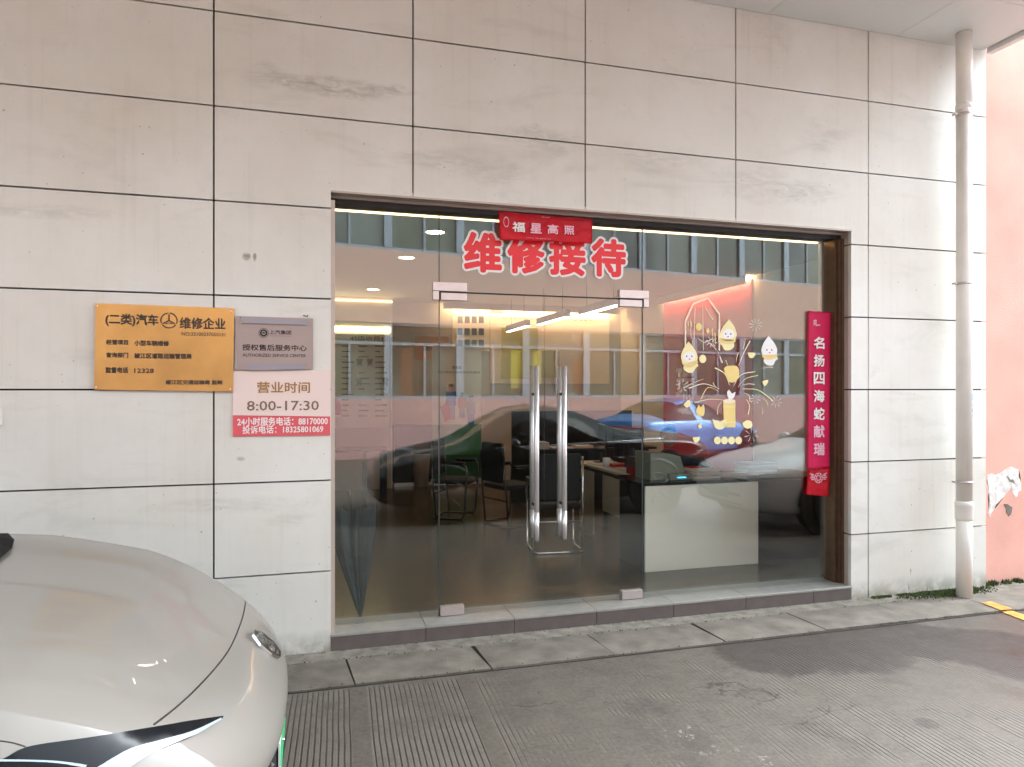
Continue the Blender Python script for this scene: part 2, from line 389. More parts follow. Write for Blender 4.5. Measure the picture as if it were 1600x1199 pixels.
def text_mesh(s, offset=0, extrude=0):
    c = bpy.data.curves.new('lettering', 'FONT'); c.body = s; c.size = 1; c.offset = offset; c.extrude = extrude; c.resolution_u = 2
    o = bpy.data.objects.new('lettering', c); C.objects.link(o)
    dg = bpy.context.evaluated_depsgraph_get(); me = bpy.data.meshes.new_from_object(o.evaluated_get(dg))
    bpy.data.objects.remove(o); bpy.data.curves.remove(c)
    return me
def embolden(me, rr, n=8):
    """thicken the strokes of flat lettering: shifted copies, each a hair behind the last"""
    bb = bmesh.new()
    for k_ in range(n + 1):
        n0 = len(bb.verts); bb.from_mesh(me); bb.verts.ensure_lookup_table(); rad = 0 if k_ == 0 else rr; a_ = 2 * math.pi * k_ / n
        for v in bb.verts[n0:]: v.co += Vector((rad * math.cos(a_), .00003 * k_, rad * math.sin(a_)))
    bb.to_mesh(me); bb.free()
def text_fit(name, s, x0, x1, z0, z1, Y, m, parent=None, offset=0):
    """text fitted to a rectangle of a wall plane Y=const, facing -Y"""
    me = text_mesh(s)
    xs = [v.co.x for v in me.vertices]; ys = [v.co.y for v in me.vertices]
    ax, bxx, ay, by = min(xs), max(xs), min(ys), max(ys)
    for v in me.vertices:
        v.co = (x0 + (v.co.x - ax) / (bxx - ax) * (x1 - x0), Y, z0 + (v.co.y - ay) / (by - ay) * (z1 - z0))
    if offset: embolden(me, offset * (z1 - z0))
    return obj(name, me, m, parent)
def text_px(name, s, px0, py0, px1, py1, Y, m, parent=None, offset=0):
    """same, the rectangle given by two photo pixels (top-left, bottom-right); follows the wall's perspective"""
    a = onY(px0, py0, Y); c = onY(px1, py1, Y)
    return text_fit(name, s, a.x, c.x, c.z, a.z, Y, m, parent, offset)
def interp(tab, x):
    if x <= tab[0][0]: return tab[0][1]
    for (a, va), (c, vc) in zip(tab, tab[1:]):
        if x <= c: return va + (vc - va) * (x - a) / (c - a)
    return tab[-1][1]
def smooth_tab(tab, n=200):                    # Catmull-Rom resampling of a list of points
    out = []
    for i in range(len(tab) - 1):
        p0 = tab[max(i - 1, 0)]; p1 = tab[i]; p2 = tab[i + 1]; p3 = tab[min(i + 2, len(tab) - 1)]
        for k in range(12):
            t = k / 12
            out.append(tuple(.5 * ((2 * b_) + (c_ - a_) * t + (2 * a_ - 5 * b_ + 4 * c_ - d_) * t * t + (-a_ + 3 * b_ - 3 * c_ + d_) * t ** 3) for a_, b_, c_, d_ in zip(p0, p1, p2, p3)))
    out.append(tab[-1]); return out
def copy_tree(o, parent=None):
    c = o.copy(); C.objects.link(c)
    if parent is not None: c.parent = parent
    for ch in [q for q in bpy.data.objects if q.parent == o]: copy_tree(ch, c)
    return c

# ================================================================== SETTING
b = bmesh.new(); s_ = 120
vsq = [b.verts.new(p) for p in ((-s_, -s_, 0), (s_, -s_, 0), (s_, s_, 0), (-s_, s_, 0))]; b.faces.new(vsq)
ground = struct('ground', b, M['ground'])
# kerb slabs along the foot of the wall: separate slabs with open joints
x = .215 - .79 * 11
pave = bpy.data.objects.new('pavement', None); C.objects.link(pave); pave['kind'] = 'structure'
k = 0; gaps = [(random.uniform(.002, .004), random.uniform(.002, .005)) for _ in range(40)]
gaps[11] = (.004, .007); gaps[12] = (.004, .014); gaps[13] = (.003, .006); gaps[14] = (.004, .013); gaps[15] = (.001, .0015); gaps[16] = (.003, .007)
while x < 12:
    bb = bmesh.new(); dz = random.uniform(0, .006); j = random.uniform(-.012, .012)
    gl, gr_ = gaps[k], gaps[k + 1]; x0, x1, y0, y1 = x, x + .79, -.54 + j, -.155
    nx = 14
    top = []
    for i in range(nx + 1):
        t = i / nx; X = x0 + (x1 - x0) * t; cl = 1 if i == 0 else 0; cr = 1 if i == nx else 0; nj = .004 * noise.noise(Vector((k + cr, 7.7, 0)))
        top.append(((X + .030 + cl * gl[0] - cr * gr_[0], y0 + .008 * noise.noise(Vector((X * 9, 3, 0))), 0), (X + cl * gl[1] - cr * gr_[1], y1 + .006 * noise.noise(Vector((X * 9, 9, 0))), 0)))
    up = [[bb.verts.new((p[0], p[1], .010 + dz)) for p in q] for q in top]; dn = [[bb.verts.new((p[0], p[1], -.03)) for p in q] for q in top]
    for i in range(nx):
        bb.faces.new((up[i][0], up[i + 1][0], up[i + 1][1], up[i][1])); bb.faces.new((dn[i][0], dn[i + 1][0], up[i + 1][0], up[i][0])); bb.faces.new((up[i][1], up[i + 1][1], dn[i + 1][1], dn[i][1]))
    bb.faces.new((dn[0][0], up[0][0], up[0][1], dn[0][1])); bb.faces.new((dn[-1][1], up[-1][1], up[-1][0], dn[-1][0]))
    fix(bb); obj('slab', bb, M['slab'], pave); x += .79; k += 1
# dark open joint bed under and between the slabs, and the mortar fillet against the wall
obj('joint_bed', (lambda q: (bx(q, -9, 12, -.555, -.13, -.03, .0035), q)[1])(bmesh.new()), M['soil'], pave)
bb = bmesh.new(); n = 150; ra = []; rb = []
for i in range(n + 1):
    X = -9 + 21 * i / n
    ra.append(bb.verts.new((X, -.150 - .012 * noise.noise(Vector((X * 4, 0, 0))), .009))); rb.append(bb.verts.new((X, .02, .014)))
for i in range(n): bb.faces.new((ra[i], ra[i + 1], rb[i + 1], rb[i]))
obj('mortar_fillet', bb, M['mortar'], pave)
# orange painted line
bb = bmesh.new()
for (Ya, Yb, zz) in ((-.36, -.546, .019), (-.545, -.84, .006)):
    bb.faces.new([bb.verts.new(p) for p in ((5.02 + (-.36 - Ya) * -.12 - .05, Ya, zz), (5.02 + (-.36 - Ya) * -.12 + .05, Ya, zz), (5.02 + (-.36 - Yb) * -.12 + .06, Yb, zz), (5.02 + (-.36 - Yb) * -.12 - .06, Yb, zz))])
fix(bb); struct('painted_line', bb, M['road'])

# ---------------------------------------------------------------- the shop building
OX0, OX1, OZ = .129, 4.083, 2.905
shop = thing('shop_building', 'shop building faced in cream wall panels with a wide recessed glass storefront', 'building')
seams = [-.554 + 1.2 * k for k in range(-8, 6)]       # last seam is the wall end
seams[-1] = 5.446
rows = [-.02] + [HC + .57 * n for n in range(-2, 6)] + [4.62]
GAP = .0105
def panel(x0, x1, z0, z1):
    """rectangular cell minus the opening, with depth"""
    a, c, e, f = x0 + GAP / 2, x1 - GAP / 2, z0 + GAP / 2, z1 - GAP / 2
    if z0 < 0: e = z0
    if x1 > 5.4: c = x1
    xs = sorted({a, c} | {v for v in (OX0, OX1) if a < v < c}); zs = sorted({e, f} | {v for v in (OZ,) if e < v < f})
    bb = bmesh.new(); cells = set()
    for i in range(len(xs) - 1):
        for j in range(len(zs) - 1):
            mx, mz = (xs[i] + xs[i + 1]) / 2, (zs[j] + zs[j + 1]) / 2
            if OX0 < mx < OX1 and mz < OZ: continue
            cells.add((i, j))
    if not cells: bb.free(); return
    y0, y1 = random.uniform(-.0012, .0012), .032
    V = {}
    def v(i, j, y):
        if (i, j, y) not in V: V[(i, j, y)] = bb.verts.new((xs[i], y, zs[j]))
        return V[(i, j, y)]
    for (i, j) in cells:
        bb.faces.new((v(i, j, y0), v(i + 1, j, y0), v(i + 1, j + 1, y0), v(i, j + 1, y0)))
        for (di, dj, A, B) in ((-1, 0, (i, j), (i, j + 1)), (1, 0, (i + 1, j + 1), (i + 1, j)), (0, -1, (i + 1, j), (i, j)), (0, 1, (i, j + 1), (i + 1, j + 1))):
            if (i + di, j + dj) not in cells: bb.faces.new((v(*A, y0), v(*B, y0), v(*B, y1), v(*A, y1)))
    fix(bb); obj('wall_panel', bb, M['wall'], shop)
for i in range(len(seams) - 1):
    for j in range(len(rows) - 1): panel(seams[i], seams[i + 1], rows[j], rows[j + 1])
# body of the wall behind the panels (dark joints show it), storey above, return at the right end
bb = bmesh.new()
bx(bb, -10.2, OX0 - .002, .030, .30, -.05, 4.6); bx(bb, OX1 + .03, 5.43, .030, .30, -.05, 4.6); bx(bb, OX0 - .002, OX1 + .03, .030, .30, OZ + .03, 4.6)
obj('wall_core', bb, M['joint'], shop)
box('upper_wall', -10.2, 5.44, -.02, .30, 4.60, 6.2, M['wall'], shop)
box('end_wall', 5.432, 5.446, .034, 7.6, -.05, 4.6, M['wall'], shop)
# reveals of the opening
for j in range(len(rows) - 1):
    z0, z1 = max(rows[j] + GAP / 2, .10), min(rows[j + 1] - GAP / 2, OZ)
    if z1 > z0 + .01: box('reveal_panel', OX1 + .0005, OX1 + .03, .034, .115, z0, z1, M['jamb'], shop)
box('soffit_panel', OX0, OX1, .002, .115, OZ + .001, OZ + .03, M['jamb'], shop)
box('soffit_edge_trim', OX0, OX1 + .003, -.004, .006, OZ - .006, OZ + .006, M['jamb'], shop)
# aluminium frame: slim left jamb, head, deep bronze right jamb with ribs
box('frame_head', OX0, OX1, .115, .24, OZ - .048, OZ + .02, M['black'], shop)
box('frame_head_trim', OX0, OX1, .094, .114, OZ - .016, OZ + .0, M['jamb'], shop)
box('frame_jamb', OX0 - .001, OX0 + .026, .02, .20, .10, OZ - .049, M['jamb'], shop)
box('frame_jamb', 4.026, OX1, .116, .24, .10, OZ - .049, M['bronze'], shop)
for (xx, yy) in ((4.062, .09), (4.045, .105)):
    box('frame_rib', xx, OX1, yy - .014, yy + .010, .10, OZ - .049, M['bronze'], shop)
# raised step: face tiles and sill tops
tx = OX0
while tx < OX1 - .01:
    t1 = min(tx + .60, OX1)
    box('step_tile', tx + .0015, t1 - .0015, -.006, .012, -.02, .102, M['steptile'], shop, .0015)
    box('sill_tile', tx + .0015, t1 - .0015, -.009, .30, .1025, .118, M['silltop'], shop, .0015)
    tx += .60
box('step_core', OX0 + .001, OX1 - .001, .014, .28, -.02, .1015, M['mortar'], shop)

# glass: fixed lights, transom lights, doors
GT = .006
def pane(name, x0, x1, z0, z1, parent=shop):
    return box(name, x0, x1, GY - GT, GY + GT, z0, z1, M['glass'], parent)
XA, XB, XM = .847, 2.366, 1.603
ZT = 2.322
pane('glass_pane', OX0 + .024, XA - .003, .119, OZ - .046)
pane('glass_pane', XB + .004, 4.028, .119, OZ - .046)
pane('glass_pane', XA + .001, XB - .001, ZT + .006, OZ - .046)
for xx in (XA, XB):                                      # silicone / polished edge lines
    box('glass_joint', xx - .0025, xx + .003, GY - .0065, GY + .0065, .119, OZ - .047, mat('green_glass_edge', (.05, .07, .065), .3), shop)
box('door_gap_seal', XA + .01, XB - .01, GY - .004, GY + .004, ZT - .004, ZT + .0055, M['black'], shop)
def tubeo(name, pts, r, m, parent, seg=10):
    bb = bmesh.new(); tube(bb, pts, r, seg); return obj(name, bb, m, parent)
for (d0, d1, hx, hinge) in ((XA + .004, XM - .0025, 1.528, XA), (XM + .0025, XB - .004, 1.735, XB)):
    dr = pane('glass_door', d0, d1, .128, ZT - .004)
    dr['label'] = 'frameless glass door leaf, ' + ('left' if hinge == XA else 'right')
    for sy in (-.052, .052):
        obj('handle', (lambda q: (tube(q, [(hx, GY + sy, .60), (hx, GY + sy, 1.823)], .0175, 16), tube(q, [(hx, GY + sy, .60), (hx, GY + sy, .80)], .0181, 16), q)[2])(bmesh.new()), M['steel'], dr)
    for z in (.845, 1.625): tubeo('handle_post', [(hx, GY - .05, z), (hx, GY + .05, z)], .011, M['blackgloss'], dr)
# patch fittings (L-shaped above the doors, small blocks at the foot)
def patch_top(side):
    e = XA if side < 0 else XB; s = 1 if side < 0 else -1
    o = XA if side < 0 else XB
    bb = bmesh.new()
    def rx(a, c, z0, z1):
        x0, x1 = sorted((o + s * a, o + s * c)); bx(bb, x0, x1, GY - .022, GY + .022, z0, z1, .002)
    rx(-.045, .19, ZT + .006, ZT + .066); rx(-.045, -.004, ZT - .056, ZT + .004); obj('patch_fitting', bb, M['patch'], shop)
    bb = bmesh.new(); rx(.010, .19, ZT - .056, ZT - .006); obj('patch_fitting', bb, M['patch'], shop)
    box('patch_shadow_gap', *sorted((o - s * .002, o + s * .19)), GY - .019, GY + .019, ZT - .0055, ZT + .0055, M['black'], shop)
    box('patch_shadow_gap', *sorted((o - s * .003, o + s * .009)), GY - .0185, GY + .0185, ZT - .056, ZT - .0056, M['black'], shop)
patch_top(-1); patch_top(1)
box('patch_fitting', XA + .006, XA + .17, GY - .022, GY + .022, .121, .185, M['patch'], shop, .002)
box('patch_fitting', XB - .17, XB - .006, GY - .022, GY + .022, .121, .185, M['patch'], shop, .002)
# warm LED profile fixed behind the frame
led = thing('led_strip_light', 'thin warm white LED strip running round the inside of the storefront frame', 'strip light')
box('light_bar', OX0 + .03, 3.99, .262, .285, OZ - .052, OZ - .030, M['warmled'], led)
box('light_bar', 4.010, 4.024, .262, .285, 1.0, OZ - .056, mat('lit_profile', (.75, .58, .38), .5), led)

# canopy overhead
can = thing('entrance_canopy', 'pale grey panelled canopy ceiling above the storefront with a lipped right edge', 'canopy')
CZ = 4.49; cxs = [3.32 + 1.2 * k for k in range(-11, 2)] + [5.40]; cys = [-.002, -.62, -1.82, -3.02]
for i in range(len(cxs) - 1):
    for j in range(len(cys) - 1):
        box('ceiling_panel', cxs[i] + .002, cxs[i + 1] - .002, cys[j + 1] + .002, cys[j] - .002, CZ + random.uniform(0, .0015), CZ + .02, M['canopy'], can)
box('canopy_core', -9.9, 5.40, -3.04, -.022, CZ + .021, CZ + .35, mat('grey_joint', (.20, .20, .19), .8), can)
box('edge_groove', 5.400, 5.420, -3.04, -.03, CZ + .012, CZ + .34, M['joint'], can)
box('edge_trim', 5.420, 5.475, -3.08, -.03, CZ - .035, CZ + .36, M['canopy'], can)
box('front_trim', -9.9, 5.419, -3.08, -3.042, CZ - .035, CZ + .36, M['canopy'], can)

# pink neighbour wall with flaked plaster
pk = thing('pink_wall', 'salmon pink rendered wall with flaked plaster beyond the downpipe', 'wall')
box('wall', 5.447, 14, .055, .30, -.05, 6.6, M['pink'], pk)
def flake(pxs, y, m):
    bb = bmesh.new(); pts = [onY(px, py, y) for px, py in pxs]
    P2 = []
    for i, p in enumerate(pts):
        qn = pts[(i + 1) % len(pts)]
        for k_ in range(3):
            t = k_ / 3; v_ = p.lerp(qn, t); P2.append((v_.x + .02 * noise.noise(v_ * 25), v_.z + .02 * noise.noise(v_ * 25 + Vector((5, 5, 5)))))
    prism(bb, P2, y - .0008, y + .004); bmesh.ops.triangulate(bb, faces=bb.faces); fix(bb); return obj('bare_patch', bb, m, pk)
flake([(1543, 740), (1560, 742), (1580, 728), (1592, 735), (1596, 765), (1586, 780), (1580, 762), (1568, 778), (1556, 790), (1548, 808), (1544, 800), (1546, 770), (1543, 760)], .0545, M['plaster'])
flake([(1569, 787), (1582, 793), (1577, 808), (1571, 800)], .0535, M['slab'])
flake([(1572, 745), (1584, 750), (1588, 758), (1578, 752)], .053, M['slab'])

# downpipe
dp = thing('downpipe', 'cream plastic rainwater downpipe with socket joints on the wall end', 'downpipe', (5.0, -.187, 0))
def seg_pipe(name, z0, z1, r, m=M['pipe']):
    bb = bmesh.new(); lathe(bb, [(r, z0), (r, z1)], 0, 0, 28); return obj(name, bb, m, dp)
for a, c in ((0.0, .72), (.735, 3.9), (3.9, CZ - .002)): seg_pipe('pipe_length', a, c, .058)
bb = bmesh.new(); lathe(bb, [(.058, .62), (.065, .64), (.065, .73), (.068, .735), (.068, .76), (.058, .775)], 0, 0, 28); obj('socket', bb, M['pipe'], dp)
bb = bmesh.new(); lathe(bb, [(.058, 3.88), (.062, 3.885), (.062, 3.915), (.058, 3.92)], 0, 0, 28); obj('socket', bb, M['pipe'], dp)
for z in (.925, 2.50, 3.84):
    bb = bmesh.new(); lathe(bb, [(.0585, z - .009), (.0612, z - .009), (.0612, z + .009), (.0585, z + .009)], 0, 0, 28); c_ = obj('clamp', bb, M['patch'], dp)
    bb = bmesh.new(); tube(bb, [(-.062, .0, z), (-.088, .012, z)], .006, 6); tube(bb, [(-.084, -.006, z), (-.084, .03, z)], .009, 6); obj('bracket', bb, M['patch'], c_)
for i, (z, h) in enumerate(((1.575, .05), (1.52, .03), (1.48, .03), (1.44, .02))):
    a0 = R(-72 + 6 * (i % 2)); bb = bmesh.new()
    vv = [bb.verts.new((.0588 * math.cos(a0 + t * .22), .0588 * math.sin(a0 + t * .22), zz)) for zz in (z, z + h) for t in (0, 1)]
    bb.faces.new((vv[0], vv[1], vv[3], vv[2])); obj('sticker_mark', bb, mat('faded_blue_print', (.10, .35, .55), .5), dp)

# small outlet box at the left edge
ob = thing('outlet_box', 'small white plastic outlet box on the wall at the far left', 'outlet box')
a = onY(-14, 664, 0); c = onY(5, 637, 0)
box('cover', a.x, c.x, -.03, -.002, a.z, c.z, M['wall'], ob, .003)

# moss, dirt and weeds at the foot of the wall
bb = bmesh.new()
for i in range(3600):
    if random.random() < .5: px = random.gauss(1466, 28); py_off = abs(random.gauss(0, .06))
    else:
        px = random.uniform(1345, 1600); py_off = abs(random.gauss(0, .014))
        if noise.noise(Vector((px * .05, 2, 0))) < -.05: continue
    P_ = onY(px, 930, 0); X = P_.x; Y = (-.012 if X < 5.44 else .04) - py_off - (.03 if X > 4.8 and random.random() < .35 else 0)
    h = random.uniform(.006, .02) * (2.2 if X > 5.44 else 1); a_ = random.uniform(0, 6.28); r_ = random.uniform(.004, .010)
    v_ = [bb.verts.new((X + r_ * math.cos(a_ + q_), Y + r_ * math.sin(a_ + q_), .012)) for q_ in (0, 2.1, 4.2)] + [bb.verts.new((X + random.uniform(-.006, .006), Y + random.uniform(-.006, .006), .012 + h))]
    for q_ in ((0, 1, 3), (1, 2, 3), (2, 0, 3)): bb.faces.new([v_[z] for z in q_]).material_index = 0 if random.random() < .55 else 1
mo = obj('moss', bb, [M['moss'], M['soil']]); mo['kind'] = 'stuff'; mo['label'] = 'green moss and dirt along the foot of the wall'
bb = bmesh.new()
for i in range(700):
    X = random.uniform(-.3, 5.4); Y = random.choice((-.010, -.155, -.545)) + random.gauss(0, .01); r_ = random.uniform(.002, .007)
    v_ = [bb.verts.new((X + r_ * math.cos(q_), Y + r_ * math.sin(q_), .0125)) for q_ in (0, 2.1, 4.2)] + [bb.verts.new((X, Y, .0125 + r_))]
    for q_ in ((0, 1, 3), (1, 2, 3), (2, 0, 3)): bb.faces.new([v_[z] for z in q_]).material_index = 0 if random.random() < .35 else 1
gr = obj('grit', bb, [M['mortar'], M['soil']]); gr['kind'] = 'stuff'; gr['label'] = 'loose grit in the joints of the paving'

# ================================================================== SIGNS ON THE WALL
def plate(name, label, cat, px, y0, y1, m, parent=None):
    """board from 4 photo corners (tl,tr,br,bl) standing off the wall"""
    t = thing(name, label, cat) if parent is None else parent
    P_ = [onY(*p, y0) for p in px]; bb = bmesh.new()
    prism(bb, [(p.x, p.z) for p in P_], y0, y1); fix(bb); return t, obj('plate' if parent is None else name, bb, m, t)
# brass plaque
bp_, o = plate('brass_plaque', 'gold coloured plaque with black lettering for the vehicle repair licence', 'plaque', [(149, 474), (366, 482), (364, 612), (147, 609)], -.022, -.004, M['brass'])
def T(s, x0, y0, x1, y1, m=M['ink'], parent=None, Y=-.0235, off=.0, nm='lettering'): return text_px(nm, s, x0, y0, x1, y1, Y, m, parent, off)
T('(二类)汽车', 165, 490, 247, 511, parent=bp_, off=.03); T('维修企业', 281, 496, 352, 515, parent=bp_, off=.03)
ec = onY(264, 501, -.0236); bb = bmesh.new()
def ring(bb, cx, cz, r0, r1, Y, a0=0, a1=360, n=24):
    A = [bb.verts.new((cx + r0 * math.cos(R(a0 + (a1 - a0) * i / n)), Y, cz + r0 * math.sin(R(a0 + (a1 - a0) * i / n)))) for i in range(n + 1)]
    B = [bb.verts.new((cx + r1 * math.cos(R(a0 + (a1 - a0) * i / n)), Y, cz + r1 * math.sin(R(a0 + (a1 - a0) * i / n)))) for i in range(n + 1)]
    for i in range(n): bb.faces.new((A[i], A[i + 1], B[i + 1], B[i]))
def seg2(bb, x0, z0, x1, z1, wd, Y, w1=None):
    d = Vector((x1 - x0, z1 - z0)); d.normalize(); n_ = Vector((-d.y, d.x)); w1 = wd if w1 is None else w1
    bb.faces.new([bb.verts.new((p[0], Y, p[1])) for p in ((x0 + n_.x * wd, z0 + n_.y * wd), (x0 - n_.x * wd, z0 - n_.y * wd), (x1 - n_.x * w1, z1 - n_.y * w1), (x1 + n_.x * w1, z1 + n_.y * w1))])
r_ = .047
ring(bb, ec.x, ec.z, r_ * .86, r_, ec.y, 95, 205); ring(bb, ec.x, ec.z, r_ * .86, r_, ec.y, -25, 85); ring(bb, ec.x, ec.z, r_ * .86, r_, ec.y, 215, 325)
seg2(bb, ec.x, ec.z, ec.x, ec.z + r_ * .8, .0035, ec.y); seg2(bb, ec.x, ec.z, ec.x - r_ * .72, ec.z - r_ * .42, .0035, ec.y); seg2(bb, ec.x, ec.z, ec.x + r_ * .72, ec.z - r_ * .42, .0035, ec.y)
ring(bb, ec.x, ec.z - r_ * 1.0, r_ * .62, r_ * .74, ec.y, 55, 125)
obj('emblem', bb, M['ink'], bp_)
T('NO:33100237050131', 284, 519, 352, 526, parent=bp_, off=.02)
T('经营项目', 166, 531, 200, 539, parent=bp_, off=.045); T('小型车辆维修', 210, 532, 264, 541, parent=bp_, off=.045)
T('查询部门', 166, 551, 200, 559, parent=bp_, off=.045); T('椒江区道路运输管理局', 210, 552, 299, 561, parent=bp_, off=.045)
T('监督电话', 165, 574, 200, 583, parent=bp_, off=.045); T('12328', 210, 576, 240, 583, parent=bp_, off=.045)
T('椒江区交通运输局 监制', 259, 594, 347, 601, parent=bp_, off=.045)
for (sx, sy) in ((152, 478), (361, 486), (150, 605), (360, 608)):
    p = onY(sx, sy, -.024); bb = bmesh.new(); tube(bb, [p, p + Vector((0, .004, 0))], .004, 8); obj('screw', bb, M['steel'], bp_)
# aluminium service-centre plaque
sp, o = plate('silver_plaque', 'grey metal authorized service center plaque held by two clip rails', 'plaque', [(368, 494), (489, 498), (489, 577), (367, 578)], -.018, -.004, M['silver'])
for px in ([(377, 496), (480, 500), (480, 508), (379, 505)], [(384, 569), (479, 568), (477, 577), (386, 579)]):
    plate('clip_rail', '', '', px, -.030, -.0185, M['clip'], sp)
T('上汽集团', 421, 516, 455, 523, parent=sp, Y=-.0195, off=.02); T('SAIC MOTOR', 422, 524.5, 455, 526, parent=sp, Y=-.0195, off=.005)
ec = onY(412, 520.5, -.0195); bb = bmesh.new(); ring(bb, ec.x, ec.z, .026, .029, ec.y); ring(bb, ec.x, ec.z, .012, .022, ec.y); ring(bb, ec.x, ec.z - .004, 0.0005, .010, ec.y, 0, 180); obj('emblem', bb, M['ink'], sp)
T('授权售后服务中心', 379, 538, 479, 549, parent=sp, Y=-.0195, off=.022); T('AUTHORIZED SERVICE CENTER', 379, 552.5, 478, 558.5, parent=sp, Y=-.0195, off=.01)
for (sx, sy) in ((373, 496), (477, 494)):
    p = onY(sx, sy, -.012); bb = bmesh.new(); tube(bb, [p + Vector((-.012, 0, .004)), p, p + Vector((.012, -.006, -.003)), p + Vector((.015, .0, .006))], .003, 6); obj('wire', bb, M['ink'], sp)
# opening-hours board
hp, o = plate('opening_hours_sign', 'cream and pink opening hours board reading 8:00-17:30', 'sign', [(364, 580), (516, 579), (516, 651), (364, 649)], -.012, -.003, M['signwhite'])
plate('red_band', '', '', [(364, 649.3), (516, 651.3), (516, 680), (364, 682)], -.012, -.003, M['signred'], hp)
T('营业时间', 402, 597, 484, 614, M['goldink'], hp, -.0135, .02); T('8:00-17:30', 386, 627, 498, 641, M['brownink'], hp, -.0135, .015)
T('24小时服务电话：88170000', 371, 653, 512, 664, M['white'], hp, -.0135, .02); T('投诉电话：18325801069', 379, 666, 505, 676, M['white'], hp, -.0135, .02)

# ================================================================== ON THE GLASS
SY = GY - GT - .0025
ls = thing('window_lettering', 'big red four-character vinyl lettering with white outline above the glass doors', 'lettering')
for i, (ch, x0, y0, x1, y1) in enumerate((('维', 727, 364, 782, 425), ('修', 795, 368, 849, 427), ('接', 860, 370, 913, 430), ('待', 926, 374, 976, 432))):
    for nm, mm, yy, rr in (('outline_character', M['white'], SY, .0275), ('character', M['redsticker'], SY - .0012, .0112)):
        base = text_px(nm, ch, x0, y0, x1, y1, yy, mm, ls); me0 = base.data; bb = bmesh.new()
        for k_ in range(17):
            n0 = len(bb.verts); bb.from_mesh(me0); bb.verts.ensure_lookup_table(); rad = 0 if k_ == 0 else (rr if k_ < 13 else rr * .55); a_ = 2 * math.pi * k_ / 12 if k_ < 13 else 2 * math.pi * k_ / 4 + .4
            for v in bb.verts[n0:]: v.co += Vector((rad * math.cos(a_), .00004 * k_, rad * math.sin(a_)))
        bb.to_mesh(me0); bb.free()
# red cloth pennant above
def cloth(name, px, Y, m, parent, nx=40, nz=16, amp=.008, seed=0):
    P_ = [onY(*p, Y) for p in px]; bb = bmesh.new(); G_ = []
    for j in range(nz + 1):
        row = []
        for i in range(nx + 1):
            u, v = i / nx, j / nz; p = P_[0].lerp(P_[1], u).lerp(P_[3].lerp(P_[2], u), v)
            n_ = noise.noise(Vector((u * 6 + seed, v * 3, seed))) + .5 * noise.noise(Vector((u * 17, v * 9 + seed, 1)))
            e = .004 * noise.noise(Vector((u * 9, seed, v * 9)))
            row.append(bb.verts.new((p.x, p.y + amp * n_, p.z + e + (.006 * noise.noise(Vector((u * 8, seed, 0))) if j == nz else 0))))
        G_.append(row)
    for j in range(nz):
        for i in range(nx): bb.faces.new((G_[j][i], G_[j + 1][i], G_[j + 1][i + 1], G_[j][i + 1])).smooth = True
    bmesh.ops.solidify(bb, geom=bb.faces, thickness=.001); return obj(name, bb, m, parent)
ban = thing('top_banner', 'short red cloth banner hung from the frame above the doors', 'banner')
cloth('cloth', [(779, 330), (926, 343), (925, 381), (781, 375)], .104, M['red'], ban, amp=.010, seed=2)
for ch, x0, y0, x1, y1, mm in (('福', 801, 347, 820, 363, M['white']), ('星', 829, 349, 846, 365, M['pinkwhite']), ('高', 856, 351, 872, 366, M['pinkwhite']), ('照', 882, 353, 897, 367, M['pinkwhite'])):
    text_px('character', ch, x0, y0, x1, y1, .090, mm, ban, .03)
text_px('small_print', '2025 新春大吉', 822, 371, 861, 374.5, .090, M['pinkwhite'], ban, .01)
text_px('small_print', '名爵', 846, 338.5, 860, 341, .090, M['pinkwhite'], ban, .01)
bb = bmesh.new(); p = onY(791, 347, .090); ring(bb, p.x, p.z, .030, .036, .090); bmesh.ops.scale(bb, vec=(.55, 1, 1), space=Matrix.Translation(-Vector((p.x, 0, p.z))), verts=bb.verts); obj('printed_loop', bb, M['pinkwhite'], ban)
# vertical scroll on the right
scr = thing('vertical_scroll', 'long crimson vertical scroll with white characters at the right jamb', 'banner')
SCY = .150
cloth('cloth', [(1262, 486), (1298, 488), (1296, 731), (1261, 734)], SCY, M['redpink'], scr, 10, 60, .005, 5)
cloth('tail', [(1262, 735), (1297, 731), (1295, 776), (1259, 773)], SCY - .006, M['red'], scr, 10, 16, .009, 8)
for i, ch in enumerate('名扬四海蛇献瑞'):
    yc = 536 + i * (702 - 536) / 6; text_px('character', ch, 1272, yc - 9, 1288, yc + 9, SCY - .010, M['white'] if i < 5 else M['pinkwhite'], scr, .03)
bb = bmesh.new(); p = onY(1277, 505, SCY - .010)
for q_ in (((-.03, .02), (-.03, -.02)), ((-.03, .02), (-.008, .022)), ((-.012, .02), (-.012, -.022)), ((-.012, -.02), (.02, -.015)), ((.0, -.012), (.012, -.020)), ((.012, -.020), (.028, -.012)), ((-.022, 0), (-.012, 0))): seg2(bb, p.x + q_[0][0], p.z + q_[0][1], p.x + q_[1][0], p.z + q_[1][1], .0025, p.y)
obj('printed_mark', bb, M['white'], scr)
bb = bmesh.new(); p = onY(1279, 747, SCY - .016)
ring(bb, p.x, p.z, .036, .041, p.y); ring(bb, p.x, p.z, .016, .021, p.y)
for k_ in range(8): a_ = k_ * math.pi / 4; seg2(bb, p.x + .018 * math.cos(a_), p.z + .018 * math.sin(a_), p.x + .038 * math.cos(a_ + .3), p.z + .038 * math.sin(a_ + .3), .003, p.y)
obj('knot_emblem', bb, M['pinkwhite'], scr)
bb = bmesh.new()
for s_x in (-1, 1):
    for k_ in range(4): seg2(bb, p.x + s_x * .045, p.z + .012 * k_ - .01, p.x + s_x * (.07 + .01 * (k_ % 2)), p.z + .016 * k_ - .012, .0035, p.y)
obj('knot_tassel', bb, M['pinkwhite'], scr)

